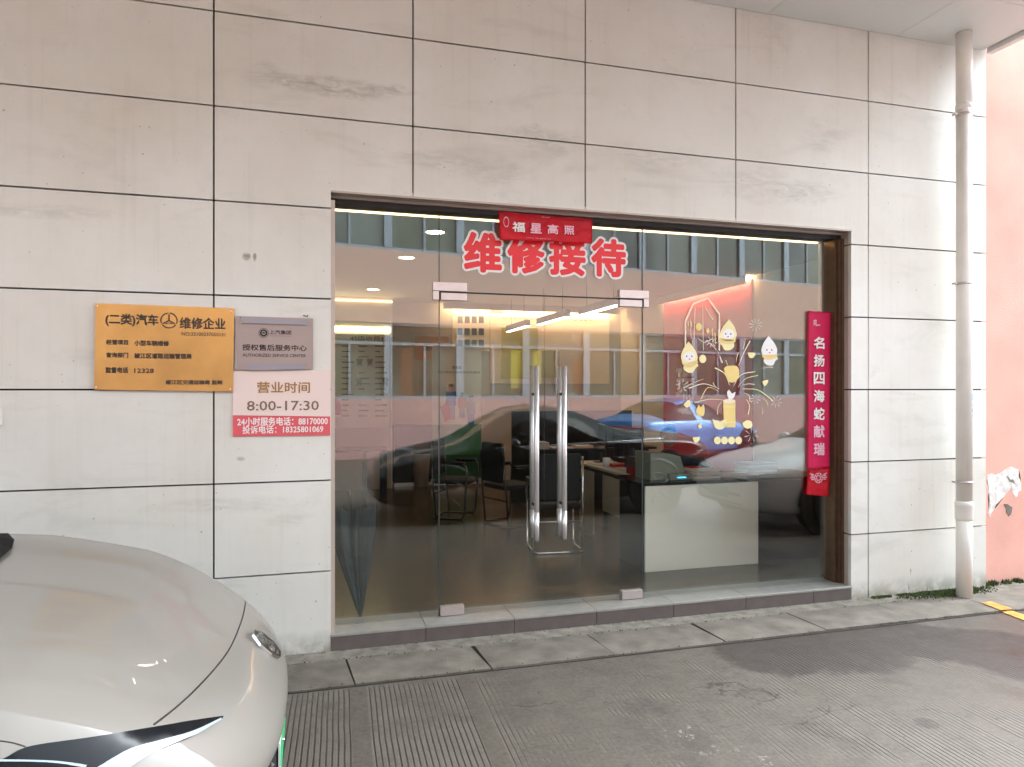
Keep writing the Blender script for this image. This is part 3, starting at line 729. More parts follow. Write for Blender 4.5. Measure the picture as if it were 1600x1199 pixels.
# new-year window sticker
ny = thing('new_year_window_sticker', 'gold and white New Year window decal of fireworks, ingots, coins and small snakes', 'window decal')
def stroke(bb, pts, wd, taper=True, Y=SY):
    P_ = [onY(*p, Y) for p in smooth_tab(pts)] if len(pts) > 2 else [onY(*p, Y) for p in pts]
    n_ = len(P_); L_ = []; R_ = []
    for i, p in enumerate(P_):
        d = (P_[min(i + 1, n_ - 1)] - P_[max(i - 1, 0)]); d.normalize(); t = i / (n_ - 1)
        ww = wd * (.35 + .65 * t if taper else 1); nn = Vector((-d.z, 0, d.x)) * ww
        L_.append(bb.verts.new(p + nn)); R_.append(bb.verts.new(p - nn))
    for i in range(n_ - 1): bb.faces.new((L_[i], L_[i + 1], R_[i + 1], R_[i]))
def blobp(name, pts, m, parent=ny, Y=SY, sm=True):
    bb = bmesh.new(); P_ = [onY(*p, Y) for p in (smooth_tab(pts + [pts[0]])[:-1] if sm else pts)]
    bb.faces.new([bb.verts.new(p) for p in P_]); bmesh.ops.triangulate(bb, faces=bb.faces); fix(bb); return obj(name, bb, m, parent)
def ell(cx, cy_, rx, ry, n=14): return [(cx + rx * math.cos(2 * math.pi * i / n), cy_ + ry * math.sin(2 * math.pi * i / n)) for i in range(n)]
# firework trails
fw = [([(1146, 604), (1158, 586), (1180, 581)], .0042), ([(1153, 605), (1165, 592), (1184, 587)], .003), ([(1160, 608), (1185, 610), (1208, 627)], .0042), ([(1160, 602), (1170, 600), (1179, 601)], .003),
      ([(1162, 614), (1170, 618), (1172, 628)], .003), ([(1166, 624), (1171, 634), (1169, 648)], .004), ([(1154, 572), (1162, 552), (1172, 533)], .0046), ([(1150, 566), (1152, 556), (1154, 551)], .003),
      ([(1140, 602), (1132, 584), (1117, 575)], .005), ([(1124, 608), (1100, 600), (1076, 607)], .0042), ([(1122, 611), (1106, 606), (1095, 624)], .003), ([(1121, 607), (1116, 602), (1114, 598)], .003),
      ([(1127, 567), (1122, 551), (1110, 537)], .0042), ([(1135, 626), (1110, 624), (1086, 629)], .003), ([(1128, 628), (1122, 636), (1121, 648)], .003), ([(1100, 592), (1080, 600), (1068, 607)], .0028),
      ([(1166, 528), (1163, 538), (1161, 546)], .003), ([(1139, 575), (1136, 568), (1134, 563)], .0028), ([(1190, 576), (1200, 574), (1208, 574)], .0028), ([(1190, 636), (1192, 642), (1191, 647)], .0028), ([(1192, 622), (1198, 628), (1200, 634)], .0028)]
for k_, (pts, wd) in enumerate(fw):
    bb = bmesh.new(); stroke(bb, pts, wd); obj('firework_trail', bb, M['goldlight'] if k_ % 3 else M['posterb'], ny)
for (cx_, cy_, r_, n_) in ((1181, 508, 10, 10), (1066, 603, 10, 8), (1180, 624, 8, 8), (1213, 628, 9, 8), (1112, 534, 9, 8), (1174, 680, 11, 7)):
    bb = bmesh.new()
    for k_ in range(n_): a_ = 2 * math.pi * k_ / n_ + .2; stroke(bb, [(cx_ + r_ * .3 * math.cos(a_), cy_ + r_ * .3 * math.sin(a_)), (cx_ + r_ * math.cos(a_), cy_ + r_ * math.sin(a_))], .0022)
    obj('spark_burst', bb, M['white'], ny)
# octagon emblem outline
bb = bmesh.new(); octp = [(1071, 548), (1071, 502), (1083, 475), (1106, 466), (1124, 491), (1124, 548)]
stroke(bb, octp[:2], .006, False); stroke(bb, octp[1:3], .007, False); stroke(bb, octp[2:4], .007, False); stroke(bb, octp[3:5], .007, False); stroke(bb, octp[4:], .006, False)
stroke(bb, [(1086, 481), (1084, 545)], .0022, False); stroke(bb, [(1098, 480), (1099, 548)], .0022, False); stroke(bb, [(1102, 480), (1114, 500)], .003, False); stroke(bb, [(1079, 500), (1080, 530)], .002, False)
obj('octagon_outline', bb, M['posterb'], ny)
blobp('lantern', ell(1092, 511, 5, 6), M['gold']); blobp('lantern', ell(1106, 517, 2.6, 4), M['gold'])
bb = bmesh.new()
for (a_, c_, d_) in ((1113, 513, 22), (1117, 520, 18), (1122, 515, 20), (1075, 502, 8), (1080, 503, 8)): stroke(bb, [(a_, c_), (a_ + 1, c_ + d_)], .0025, False)
obj('tassel_lines', bb, M['goldlight'], ny)
bb = bmesh.new()
stroke(bb, [(1090, 528), (1100, 535), (1112, 530)], .003); stroke(bb, [(1106, 535), (1120, 548), (1129, 567)], .003); obj('firework_trail', bb, M['white'], ny)
# small snakes (plain cartoon shapes)
def snake(cx_, cy_, s, flip, hood=True):
    f = -1 if flip else 1; t = bpy.data.objects.new('snake', None); C.objects.link(t); t.parent = ny
    Q = lambda L: [(cx_ + f * x_ * s, cy_ + y_ * s) for x_, y_ in L]
    blobp('body', Q([(-7, 8), (-9, 18), (-3, 24), (6, 24), (10, 17), (14, 14), (12, 10), (8, 14), (7, 6), (0, 2)]), M['white'] if not hood else M['goldlight'], t, SY)
    blobp('hood', Q([(-1, -24), (-9, -13), (-13, 0), (-9, 9), (0, 12), (10, 9), (13, 0), (9, -11)]), M['goldlight'] if hood else M['white'], t, SY - .0006)
    blobp('face', Q([(0, -9), (-8, -5), (-9, 2), (-4, 7), (5, 7), (9, 2), (8, -5)]), M['white'], t, SY - .0012)
    blobp('scarf', Q([(-12, 6), (-6, 10), (6, 10), (13, 6), (11, 12), (0, 15), (-10, 12)]), M['gold'], t, SY - .0018)
    for ex in (-4, 4): blobp('eye', ell(cx_ + f * ex * s, cy_ - 1 * s, 1.1 * s, 1.3 * s, 8), M['ink'], t, SY - .0018)
    blobp('cheek', ell(cx_ + f * .5 * s, cy_ + 3.4 * s, 1.6 * s, 1 * s, 8), M['signred'], t, SY - .0018)
snake(1077, 558, 1.0, False); snake(1138, 523, 1.0, True); snake(1202, 548, .95, False, False)
# firecracker tube, monkey-like cat charm bodies kept plain
blobp('firecracker', [(1130, 627), (1149, 627), (1149, 668), (1131, 668)], M['gold'], sm=False)
blobp('firecracker_top', ell(1139.5, 627, 9.5, 3.2), M['posterb'], Y=SY - .0006)
bb = bmesh.new()
for y_ in (636, 660): stroke(bb, [(1130, y_), (1149, y_)], .0022, False, SY - .0006)
obj('firecracker_band', bb, M['goldlight'], ny)
blobp('firecracker_flame', [(1139, 609), (1136, 614), (1139, 624), (1146, 622), (1149, 613), (1144, 615)], M['white'])
blobp('fortune_bag', [(1131, 576), (1137, 572), (1152, 573), (1155, 585), (1150, 596), (1139, 597), (1134, 588)], M['gold'])
blobp('ingot', [(1113, 655), (1124, 659), (1133, 656), (1135, 664), (1128, 671), (1118, 669)], M['goldlight'])
blobp('ingot', [(1160, 661), (1167, 657), (1174, 659), (1175, 667), (1168, 670), (1162, 667)], M['goldlight'])
blobp('charm', [(1088, 640), (1092, 633), (1095, 637), (1099, 632), (1101, 640), (1099, 650), (1092, 650), (1088, 646)], M['gold'])
for q_ in ([(1068, 632), (1076, 625), (1080, 632), (1073, 637)], [(1168, 551), (1180, 552), (1177, 559), (1171, 559)], [(1191, 596), (1200, 594), (1198, 601), (1194, 603)], [(1082, 684), (1093, 683), (1092, 689), (1086, 692)]): blobp('petal', q_, M['goldlight'])
blobp('coin', ell(1098, 561, 5.5, 6.5), M['goldlight']); blobp('coin', ell(1094, 666, 3, 3.6), M['goldlight'])
for cx_ in (1121, 1132, 1143, 1154): blobp('coin', ell(cx_, 688.5, 5.4, 6), M['goldlight'], Y=SY - .0006 * (cx_ % 2))
bb = bmesh.new()
for cx_ in (1121, 1132, 1143, 1154): p = onY(cx_, 688.5, SY - .0012); ring(bb, p.x, p.z, .004, .006, p.y, n=8)
obj('coin_hole', bb, M['gold'], ny)

# ================================================================== INTERIOR
FZ = .105
struct('interior_floor', (lambda q: (bx(q, -4.2, 5.42, .30, 7.3, -.02, FZ), q)[1])(bmesh.new()), M['floor'])
struct('interior_ceiling', (lambda q: (bx(q, -4.2, 5.43, .31, 7.3, 3.1, 3.16), q)[1])(bmesh.new()), M['iceil'])
bb = bmesh.new(); bx(bb, -4.2, 5.42, 7.1, 7.2, FZ, 3.1); bx(bb, -4.3, -4.2, .30, 7.2, FZ, 3.1); bx(bb, 5.40, 5.43, .301, 7.1, FZ, 3.1)
struct('interior_wall', bb, M['iwall'])
box('front_wall_lining', -4.2, OX0 - .002, .301, .31, FZ, 3.1, M['iwall'], shop); box('front_wall_lining', OX1 + .03, 5.40, .301, .31, FZ, 3.1, M['iwall'], shop)
box('front_bulkhead', OX0 - .002, OX1 + .03, .301, .31, OZ + .03, 3.1, M['iwall'], shop)
rw = thing('red_feature_wall', 'glossy red wall panel with large characters on the right side wall of the showroom', 'wall panel')
box('panel', 5.37, 5.398, 3.15, 5.45, FZ, 3.06, M['redwall'], rw)
me = text_mesh('瑞', .02); o = obj('character', me, M['pinkwhite'], rw)
for v in me.vertices: v.co = (5.366, 5.05 - v.co.x * .55, 1.55 + v.co.y * .55)
box('cove_light', 5.32, 5.35, 3.15, 5.45, 3.05, 3.08, M['coveled'], rw); box('cove_lip', 5.26, 5.28, 3.13, 5.47, 2.99, 3.099, M['iwall'], rw)
# back-wall displays (plane Y about 7)
BY = 7.07
def board(name, label, cat, px, m, Y=BY, th=.03):
    t = thing(name, label, cat); a = onY(px[0], px[1], Y); c = onY(px[2], px[3], Y)
    box('panel', a.x, c.x, Y, Y + th, c.z, a.z, m, t); return t
sb = board('staff_photo_board', 'cream display board with rows of small portrait photos on the back wall', 'display board', (707, 475, 765, 549), M['posterb'])
for j, (y0, y1) in enumerate(((494, 505), (513, 524), (531, 541))):
    for i in range(4):
        x0 = 715 + i * 11; a = onY(x0, y0, BY - .004); c = onY(x0 + 8, y1, BY - .004); box('portrait', a.x, c.x, BY - .006, BY - .002, c.z, a.z, M['photo'], sb)
text_px('heading', '部门之星', 720, 484, 751, 489, BY - .004, M['brownink'], sb, .01); a = onY(706, 477, BY); c = onY(720, 481, BY); box('red_tab', a.x, c.x, BY - .008, BY - .001, c.z, a.z, M['signred'], sb)
nb = board('notice_board', 'wide beige notice board with red tab and yellow posters on the back wall', 'display board', (766, 478, 952, 600), M['posterb'])
text_px('text_line', '我们服务是专业的 让每位客户更满意更放心', 784, 496, 943, 503, BY - .004, M['brownink'], nb, .01)
a = onY(767, 483, BY); c = onY(787, 489, BY); box('red_tab', a.x, c.x, BY - .008, BY - .001, c.z, a.z, M['signred'], nb)
for (x0, y0, x1, y1) in ((783, 512, 840, 592), (846, 548, 874, 590)):
    a = onY(x0, y0, BY); c = onY(x1, y1, BY); box('yellow_poster', a.x, c.x, BY - .012, BY - .001, c.z, a.z, M['yellow'], nb)
box('cove_light', onY(700, 470, BY).x, onY(955, 470, BY).x, 6.98, 7.02, 3.05, 3.08, M['coveled'], nb); box('cove_lip', onY(690, 470, BY).x, onY(960, 470, BY).x, 6.90, 6.92, 2.995, 3.099, M['iwall'], nb)
# lit wall bay on the left with price poster
pb = thing('price_poster_wall', 'lit wall bay with a cream service price poster at the back left', 'display wall')
WY = 6.6; a = onY(505, 467, WY); c = onY(613, 757, WY)
box('bay_wall', a.x - .5, c.x, WY, WY + .45, FZ, 3.09, M['iwall'], pb)
box('edge_light', a.x - .5, c.x, WY - .03, WY - .002, 3.03, 3.05, M['warmled'], pb); box('edge_trim', c.x - .02, c.x + .001, WY - .01, WY - .001, FZ, 3.03, M['white'], pb)
a = onY(505, 510, WY); c = onY(612, 520, WY); box('light_box', a.x - .4, c.x - .03, WY - .02, WY - .001, c.z, a.z, M['lightbox'], pb)
a = onY(505, 521, WY); c = onY(611, 668, WY); box('poster', a.x - .4, c.x - .03, WY - .012, WY - .001, c.z, a.z, M['posterc'], pb)
text_px('heading', '4S店收费标准', 547, 525, 618, 534, WY - .014, M['goldink'], pb, .015)
bb = bmesh.new()
for r_i in range(14):
    for c_i in range(3):
        y_ = 541 + r_i * 8.4; x_ = 534 + c_i * 26
        if c_i == 1 and r_i in (3, 4, 9, 10): continue
        w_ = random.uniform(8, 20); p = onY(x_, y_, WY - .014); q_ = onY(min(x_ + w_, 610), y_, WY - .014); seg2(bb, p.x, p.z, q_.x, q_.z, .008, p.y)
o = obj('printed_lines', bb, M['brownink'], pb)
for (x_, y_) in ((562, 567), (578, 567), (561, 598), (602, 598)):
    p = onY(x_, y_, WY - .015); bb = bmesh.new(); prism(bb, [(p.x - .05, p.z + .06), (p.x + .05, p.z + .06), (p.x + .03, p.z - .01), (p.x + .035, p.z - .06), (p.x, p.z - .02), (p.x - .035, p.z - .06), (p.x - .03, p.z - .01)], p.y, p.y + .002); fix(bb); obj('pictogram', bb, M['goldink'], pb)
os_ = thing('orange_direction_sign', 'square orange sign hanging between the poster wall and the photo board', 'sign')
a = onY(648, 525, 6.9); c = onY(702, 563, 6.9); box('panel', a.x, c.x, 6.9, 6.92, c.z, a.z, M['orange'], os_); text_px('lettering', '休息区', 660, 540, 694, 549, 6.895, M['goldink'], os_, .02)
# roll-up banner
ru = thing('rollup_banner', 'tall roll-up banner with cheering figures above a green lower half', 'roll-up banner')
RY = 6.45
def rect(name, x0, y0, x1, y1, m, parent, Y, th=.004):
    a = onY(x0, y0, Y); c = onY(x1, y1, Y); return box(name, a.x, c.x, Y, Y + th, c.z, a.z, m, parent)
rect('sheet', 675, 540, 752, 752, M['posterc'], ru, RY, .01); rect('lower_print', 675, 664, 752, 754, M['grass1'], ru, RY - .005); rect('dark_print', 675, 712, 752, 748, M['grass2'], ru, RY - .01); rect('base_bar', 674, 750, 753, 756, M['steel'], ru, RY - .03, .06)
text_px('heading', '满意度', 706, 572, 721, 577, RY - .006, M['brownink'], ru, .01); text_px('text_line', '我们竭诚为您提供优质服务', 684, 580, 750, 584, RY - .006, M['brownink'], ru, .01)
def fig(cx_, cy_, s, m1, m2):
    rect('printed_figure', cx_ - 8 * s, cy_, cx_ + 8 * s, cy_ + 22 * s, m1, ru, RY - .007); rect('printed_figure', cx_ - 6 * s, cy_ + 22 * s, cx_ + 6 * s, cy_ + 44 * s, m2, ru, RY - .007)
    blobp('printed_head', ell(cx_, cy_ - 6 * s, 4 * s, 5.5 * s), M['skin'], ru, RY - .008); blobp('printed_hair', ell(cx_, cy_ - 9.5 * s, 4.2 * s, 2.6 * s), M['hair'], ru, RY - .009)
fig(705, 612, 1.0, M['figblue'], M['figlight']); fig(736, 628, .85, M['figlight'], M['figblue']); fig(722, 622, .7, M['figorange'], M['figlight'])
blobp('printed_flag', [(688, 636), (700, 630), (706, 655), (695, 660)], M['figred'], ru, RY - .010, False)
# ceiling lights
for k_, (px, py) in enumerate(((680, 362), (635, 402), (583, 452))):
    p = onZ(px, py, 3.1); t = thing('downlight', ['round recessed ceiling light nearest the glass', 'middle one of the row of round recessed ceiling lights', 'farthest round recessed ceiling light, above the price poster'][k_], 'ceiling light', (p.x, p.y, 3.1), 0, 'round recessed ceiling lights')
    bb = bmesh.new(); lathe(bb, [(.10, -.001), (.11, -.008), (.085, -.010), (.085, -.001)], 0, 0, 24); obj('trim', bb, M['white'], t)
    bb = bmesh.new(); lathe(bb, [(.0001, -.004), (.084, -.004)], 0, 0, 24); fix(bb); obj('lens', bb, M['downled'], t)
for k_, (y0, y1) in enumerate(((2.55, 3.75), (3.95, 5.15), (5.35, 6.45))):
    X = 3.30 - .10 * k_; t = thing('pendant_light', ['slim linear pendant lamp nearest the glass doors', 'slim linear pendant lamp in the middle of the row', 'slim linear pendant lamp nearest the back wall'][k_], 'pendant light', (0, 0, 0), 0, 'linear pendant lights in a row')
    box('housing', X - .035, X + .035, y0, y1, 2.60, 2.69, mat('mauve_grey_housing', (.20, .16, .15), .5), t); box('diffuser', X - .032, X + .032, y0 + .02, y1 - .02, 2.592, 2.5995, M['whiteled'], t)
    for yy in (y0 + .2, y1 - .2): tubeo('cord', [(X, yy, 2.69), (X, yy, 3.1)], .003, M['ink'], t, 5)

# reception counter
rc = thing('reception_counter', 'low reception counter with a cream front board and black top behind the glass', 'counter')
box('front_board', 2.74, 3.85, .86, .885, FZ, .838, M['counter'], rc, .002); box('top', 2.70, 4.62, .85, 1.45, .84, .865, M['blackgloss'], rc, .002)
box('body', 2.75, 3.84, .89, 1.40, FZ, .838, M['darkcab'], rc); box('side_cabinet', 3.87, 4.60, .92, 1.40, FZ, .838, M['darkcab'], rc)
TZ = .8655
# desk behind with hanging modesty panel
dk = thing('long_desk', 'long pale desk running back from the reception counter', 'desk')
box('desktop', 2.86, 3.28, 1.46, 2.85, .83, .855, M['desk'], dk, .002); box('edge_frame', 2.88, 3.26, 1.48, 2.83, .79, .829, M['black'], dk)
for (lx, ly) in ((2.90, 1.50), (2.90, 2.77), (3.20, 1.50), (3.20, 2.77)): box('leg', lx, lx + .05, ly, ly + .05, FZ, .79, M['black'], dk)
box('hanging_panel', 2.882, 2.894, 1.62, 2.10, .42, .80, M['desk'], dk); box('back_panel', 2.884, 2.896, 2.35, 2.75, FZ + .02, .80, M['desk'], dk)
# things on counter and desk
pr = thing('card_printer', 'grey green desktop printer with a sloped front on the counter', 'printer')
a = onY(1010, 725, 1.15); bb = bmesh.new(); prism(bb, [(2.86, TZ), (3.20, TZ), (3.20, TZ + .05), (3.15, TZ + .20), (3.08, TZ + .22), (2.86, TZ + .24)], 1.0, 1.3); fix(bb); obj('case', bb, M['device'], pr)
box('output_tray', 3.02, 3.24, .94, .999, TZ, TZ + .055, M['device'], pr, .004); box('blue_light', 3.09, 3.17, .936, .9395, TZ + .02, TZ + .028, emis('blue_indicator', (.05, .5, .9), .8), pr)
pp = thing('paper_stack', 'untidy stack of papers and forms on the counter beside the printer', 'papers')
for k_ in range(9):
    bb = bmesh.new(); w_, h_ = .30, .21; X = 3.42 + random.uniform(-.02, .02); Y = 1.12 + random.uniform(-.03, .03)
    bx(bb, -w_ / 2, w_ / 2, -h_ / 2, h_ / 2, 0, .007); o = obj('sheet_bundle', bb, M['paper'], pp); o.location = (X, Y, TZ + .0075 * k_ * .98); o.rotation_euler = (0, 0, random.uniform(-.15, .15))
for k_ in range(5):
    bb = bmesh.new(); bx(bb, -.15, .15, -.105, .105, 0, .004); o = obj('loose_form', bb, M['paper'], pp); o.location = (3.68 + .04 * k_, 1.06 + random.uniform(-.04, .04), TZ + .005 * k_); o.rotation_euler = (0, 0, random.uniform(-.5, .5))
rb_ = thing('red_tissue_box', 'dark box with a red lower half standing at the near end of the desk', 'box'); box('upper_half', 2.93, 3.09, 1.50, 1.62, .93, 1.02, mat('dark_brown_card', (.06, .035, .03), .6), rb_); box('lower_half', 2.925, 3.095, 1.495, 1.625, .856, .93, mat('deep_red_card', (.30, .01, .01), .5), rb_)
pd = thing('papers_on_desk', 'loose papers and a red clipboard on the long desk', 'papers')
box('form', 2.95, 3.2, 1.75, 1.95, .856, .875, M['paper'], pd); box('form', 2.92, 3.15, 2.3, 2.6, .856, .862, M['paper'], pd); box('clipboard', 3.0, 3.2, 2.08, 2.2, .856, .89, mat('bright_red_plastic', (.5, .01, .01), .4), pd)
for k_, (X, Y, rz) in enumerate(((3.10, 2.60, 1.3), (3.12, 2.0, 1.75))):
    t = thing('monitor', ['black flat monitor at the far end of the long desk', 'black flat monitor at the near end of the long desk'][k_], 'monitor', (X, Y, .856), rz, 'monitors on the desk')
    box('screen', -.25, .25, -.015, .015, .10, .42, M['blackgloss'], t, .004); box('stand', -.02, .02, .0, .03, .01, .10, M['black'], t); box('foot', -.10, .10, -.07, .09, 0, .01, M['black'], t)

cup = thing('pen_cup', 'dark pen cup with pens on the long desk beside the papers', 'pen cup', (3.02, 1.70, .8555))
bb = bmesh.new(); lathe(bb, [(.035, 0), (.038, .10), (.034, .10), (.031, .01)], 0, 0, 16); obj('cup', bb, M['black'], cup)
for k_ in range(4): tubeo('pen', [(.01 * math.cos(k_), .01 * math.sin(k_), .015), (.03 * math.cos(k_ * 1.6), .03 * math.sin(k_ * 1.6), .16)], .004, (M['figblue'], M['figred'], M['ink'], M['white'])[k_], cup, 6)
mg = thing('white_mug', 'white mug on the long desk near the monitors', 'mug', (2.98, 2.22, .8555))
bb = bmesh.new(); lathe(bb, [(.036, 0), (.040, .09), (.036, .09), (.033, .008)], 0, 0, 20); obj('body', bb, M['white'], mg)
bb = bmesh.new(); tube(bb, [(.038, 0, .07), (.062, 0, .065), (.062, 0, .03), (.038, 0, .02)], .005, 6); obj('handle', bb, M['white'], mg)
ph_ = thing('desk_phone', 'black desk phone on the black workstation', 'phone', (3.95, 4.4, .8705)); box('base', -.09, .09, -.09, .09, 0, .05, M['blackgloss'], ph_, .008); box('handset', -.085, -.035, -.10, .10, .051, .085, M['gunmetal'], ph_, .008)
fs = thing('file_stack', 'stack of document folders at the right end of the reception counter', 'folders')
for k_ in range(6): o = box('folder', -.16, .16, -.11, .11, 0, .016, (M['desk'], M['paper'], M['figlight'])[k_ % 3], fs); o.location = (4.1 + random.uniform(-.01, .01), 1.25, TZ + .0165 * k_); o.rotation_euler = (0, 0, random.uniform(-.08, .08))

# visitor chairs with chrome cantilever frames
def chair(label, loc, rz, fm='chrome'):
    t = thing('visitor_chair', label, 'chair', loc, rz, 'cantilever visitor chairs')
    w_ = .235
    pts = [(w_, .10, .66), (w_, -.16, .66), (w_, -.19, .62), (w_, -.15, .06), (w_, -.12, .012), (w_, .22, .012), (w_ - .04, .25, .012), (-w_ + .04, .25, .012), (-w_, .22, .012), (-w_, -.12, .012), (-w_, -.15, .06), (-w_, -.19, .62), (-w_, -.16, .66), (-w_, .10, .66)]
    bb = bmesh.new(); tube(bb, pts, .0125, 8); obj('frame', bb, M[fm], t)
    bb = bmesh.new(); tube(bb, [(w_, .20, .012), (w_, .24, .42), (w_ - .01, .27, .92)], .011, 8); tube(bb, [(-w_, .20, .012), (-w_, .24, .42), (-w_ + .01, .27, .92)], .011, 8); tube(bb, [(-w_, .23, .3), (w_, .23, .3)], .009, 6); obj('back_frame', bb, M[fm], t)
    box('seat', -.22, .22, -.20, .24, .42, .47, M['seat'], t, .015); bb = bmesh.new(); bx(bb, -.21, .21, .245, .275, .50, .95, .012); obj('backrest', bb, M['seat'], t)
    for s in (-1, 1): box('armrest', s * w_ - .022, s * w_ + .022, -.16, .12, .665, .69, M['black'], t, .006)
    return t
chair('black visitor chair with bright chrome runner seen just behind the door handles', (2.30, 1.95, FZ), R(172))
chair('black visitor chair in front of the roll-up banner', (1.75, 3.9, FZ), R(60), 'gunmetal')
chair('black visitor chair half hidden behind the doors beside the desk', (2.25, 3.3, FZ), R(110), 'gunmetal')
# black storage furniture in the depth of the room
cb = thing('black_cabinet', 'low black cabinet behind the beige waste bin', 'cabinet')
a = onY(613, 665, 6.75); c = onY(700, 750, 6.75); box('carcass', a.x + .03, c.x, 6.75, 7.05, FZ + .06, a.z, M['darkcab'], cb); box('plinth', a.x + .03, c.x, 6.76, 7.04, FZ, FZ + .058, M['steel'], cb); box('door_gap', (a.x + c.x) / 2, (a.x + c.x) / 2 + .006, 6.747, 6.749, FZ + .06, a.z, M['black'], cb)
c2 = thing('black_work_desk', 'black office workstation with screens behind the door handles', 'desk')
box('worktop', 2.75, 4.6, 4.2, 5.0, .84, .87, M['darkcab'], c2); box('screen_panel', 2.75, 4.6, 4.98, 5.02, FZ, 1.35, M['darkcab'], c2); box('side_panel', 2.75, 2.79, 4.2, 4.979, FZ, .839, M['darkcab'], c2); box('drawer_unit', 3.6, 4.5, 4.25, 4.97, FZ, .838, M['darkcab'], c2)
t = thing('desk_papers', 'white papers and folded cloth on the black workstation', 'papers'); box('folder', 2.85, 3.05, 4.25, 4.5, .871, .96, M['paper'], t); box('sheet', 3.1, 3.4, 4.24, 4.5, .871, .885, M['paper'], t); box('sheet', 3.45, 3.7, 4.3, 4.5, .871, .90, M['posterb'], t)
wb = onZ(658, 760, FZ); bn = thing('waste_bin', 'tapered beige waste bin standing before the black cabinet', 'bin', (wb.x, wb.y, FZ))
bb = bmesh.new(); lathe(bb, [(.105, 0), (.11, .01), (.148, .50), (.152, .53), (.142, .53), (.105, .05)], 0, 0, 28); obj('body', bb, M['bin'], bn)
lt = thing('side_table', 'dark side table with white boxes near the left end of the room', 'table')
a = onZ(528, 740, FZ); tx0, ty = a.x - .5, 5.3
box('tabletop', tx0, tx0 + 1.05, ty, ty + .6, .80, .83, M['darkcab'], lt)
for (lx, ly) in ((tx0 + .02, ty + .02), (tx0 + .98, ty + .02), (tx0 + .02, ty + .53), (tx0 + .98, ty + .53), (tx0 + .72, ty + .3)): box('leg', lx, lx + .05, ly, ly + .05, FZ, .80, M['darkcab'], lt)
wc = thing('white_appliance', 'white boxy appliance standing under the price poster', 'appliance'); a = onZ(524, 743, FZ)
box('body', a.x - .35, a.x + .22, a.y - .05, a.y + .35, FZ, .62, mat('white_enamel', (.50, .52, .50), .4), wc, .02); box('door_panel', a.x - .30, a.x + .17, a.y - .058, a.y - .0505, FZ + .05, .45, M['figlight'], wc)
rbn = thing('red_display_stand', 'narrow red display stand at the left end of the room', 'display stand')
p0, p1 = onY(524, 622, 5.8), onY(535, 648, 5.8); bb = bmesh.new(); prism(bb, [(p0.x - .1, p0.z), (p0.x + .05, p0.z), (p1.x, p1.z), (p1.x - .2, p1.z)], 5.8, 5.84); fix(bb); obj('panel', bb, M['figred'], rbn); box('pole', p0.x - .03, p0.x, 5.81, 5.83, FZ, p1.z, M['black'], rbn)

# umbrella hanging inside the glass on the left, upside down
um = thing('folded_umbrella', 'loosely folded dark green umbrella leaning point down inside the left pane', 'umbrella')
UY = .36; tip = onY(563, 964, UY)
bb = bmesh.new(); NU = 96; rings = []
topc = onY(549, 800, UY)
for j in range(22):
    v = j / 21; c_ = tip.lerp(topc, v)
    row = []
    for k_ in range(NU):
        a_ = 2 * math.pi * k_ / NU; fold = .5 + .5 * math.cos(8 * a_ + 1.2 * math.sin(3 * v))
        r = .006 + (.165 * v ** .92) * (.34 + .66 * fold ** .8) * (1 + .14 * math.sin(a_ * 2 + 1.1))
        hem = .055 * (fold - .4) * max(0, (v - .75) / .25) + .02 * math.sin(3 * a_ + 1) * max(0, (v - .75) / .25)
        row.append(bb.verts.new((c_.x + r * math.cos(a_ + .35 * v), UY + .5 * r * math.sin(a_ + .35 * v), c_.z + hem)))
    rings.append(row)
for a_, c_ in zip(rings, rings[1:]):
    for k_ in range(NU): bb.faces.new((a_[k_], a_[(k_ + 1) % NU], c_[(k_ + 1) % NU], c_[k_])).smooth = True
obj('canopy', bb, M['cloth'], um)
tubeo('strap', [topc.lerp(tip, .42) + Vector((.062 * math.cos(a_), .036 * math.sin(a_), 0)) for a_ in [2 * math.pi * k_ / 16 for k_ in range(17)]], .004, M['black'], um, 5)
tubeo('ferrule', [tip + Vector((0, 0, -.035)), tip + Vector((0, 0, .02))], .005, M['black'], um, 8)
tubeo('shaft', [tip, topc + Vector((0, 0, .06))], .006, M['black'], um, 8)
for k_ in range(8):
    a_ = 2 * math.pi * k_ / 8 + .35; rr_ = .165 * (1 + .14 * math.sin((a_ - .35) * 2 + 1.1)); p = topc + Vector((rr_ * math.cos(a_), .5 * rr_ * math.sin(a_), .033 + .02 * math.sin(3 * (a_ - .35) + 1)))
    tubeo('rib_tip', [p + Vector((0, 0, -.02)), p + Vector((0, 0, .016))], .0045, M['black'], um, 6)
tubeo('handle', [topc + Vector((0, 0, .06)), topc + Vector((-.01, 0, .12)), topc + Vector((-.02, 0, .15))], .012, M['black'], um, 8)

# person seated behind the counter
def skin_chain(name, verts, edges, m, parent, sub=2, root=0):
    me = bpy.data.meshes.new(name); me.from_pydata([v[:3] for v in verts], edges, []); o = bpy.data.objects.new(name, me); C.objects.link(o)
    md = o.modifiers.new('skin', 'SKIN'); md.use_smooth_shade = True
    for i, v in enumerate(verts): me.skin_vertices[0].data[i].radius = (v[3], v[4] if len(v) > 4 else v[3])
    me.skin_vertices[0].data[root].use_root = True
    ms = o.modifiers.new('sub', 'SUBSURF'); ms.levels = sub; ms.render_levels = sub
    dg = bpy.context.evaluated_depsgraph_get(); ev = bpy.data.meshes.new_from_object(o.evaluated_get(dg)); bpy.data.objects.remove(o)
    ev.materials.clear()
    return obj(name, ev, m, parent, True)
hd = onY(1045, 682, 1.95)
pn = thing('person', 'person in dark clothes seated behind the reception counter looking down at work', 'person', (hd.x, 1.95, 0))
hz = hd.z
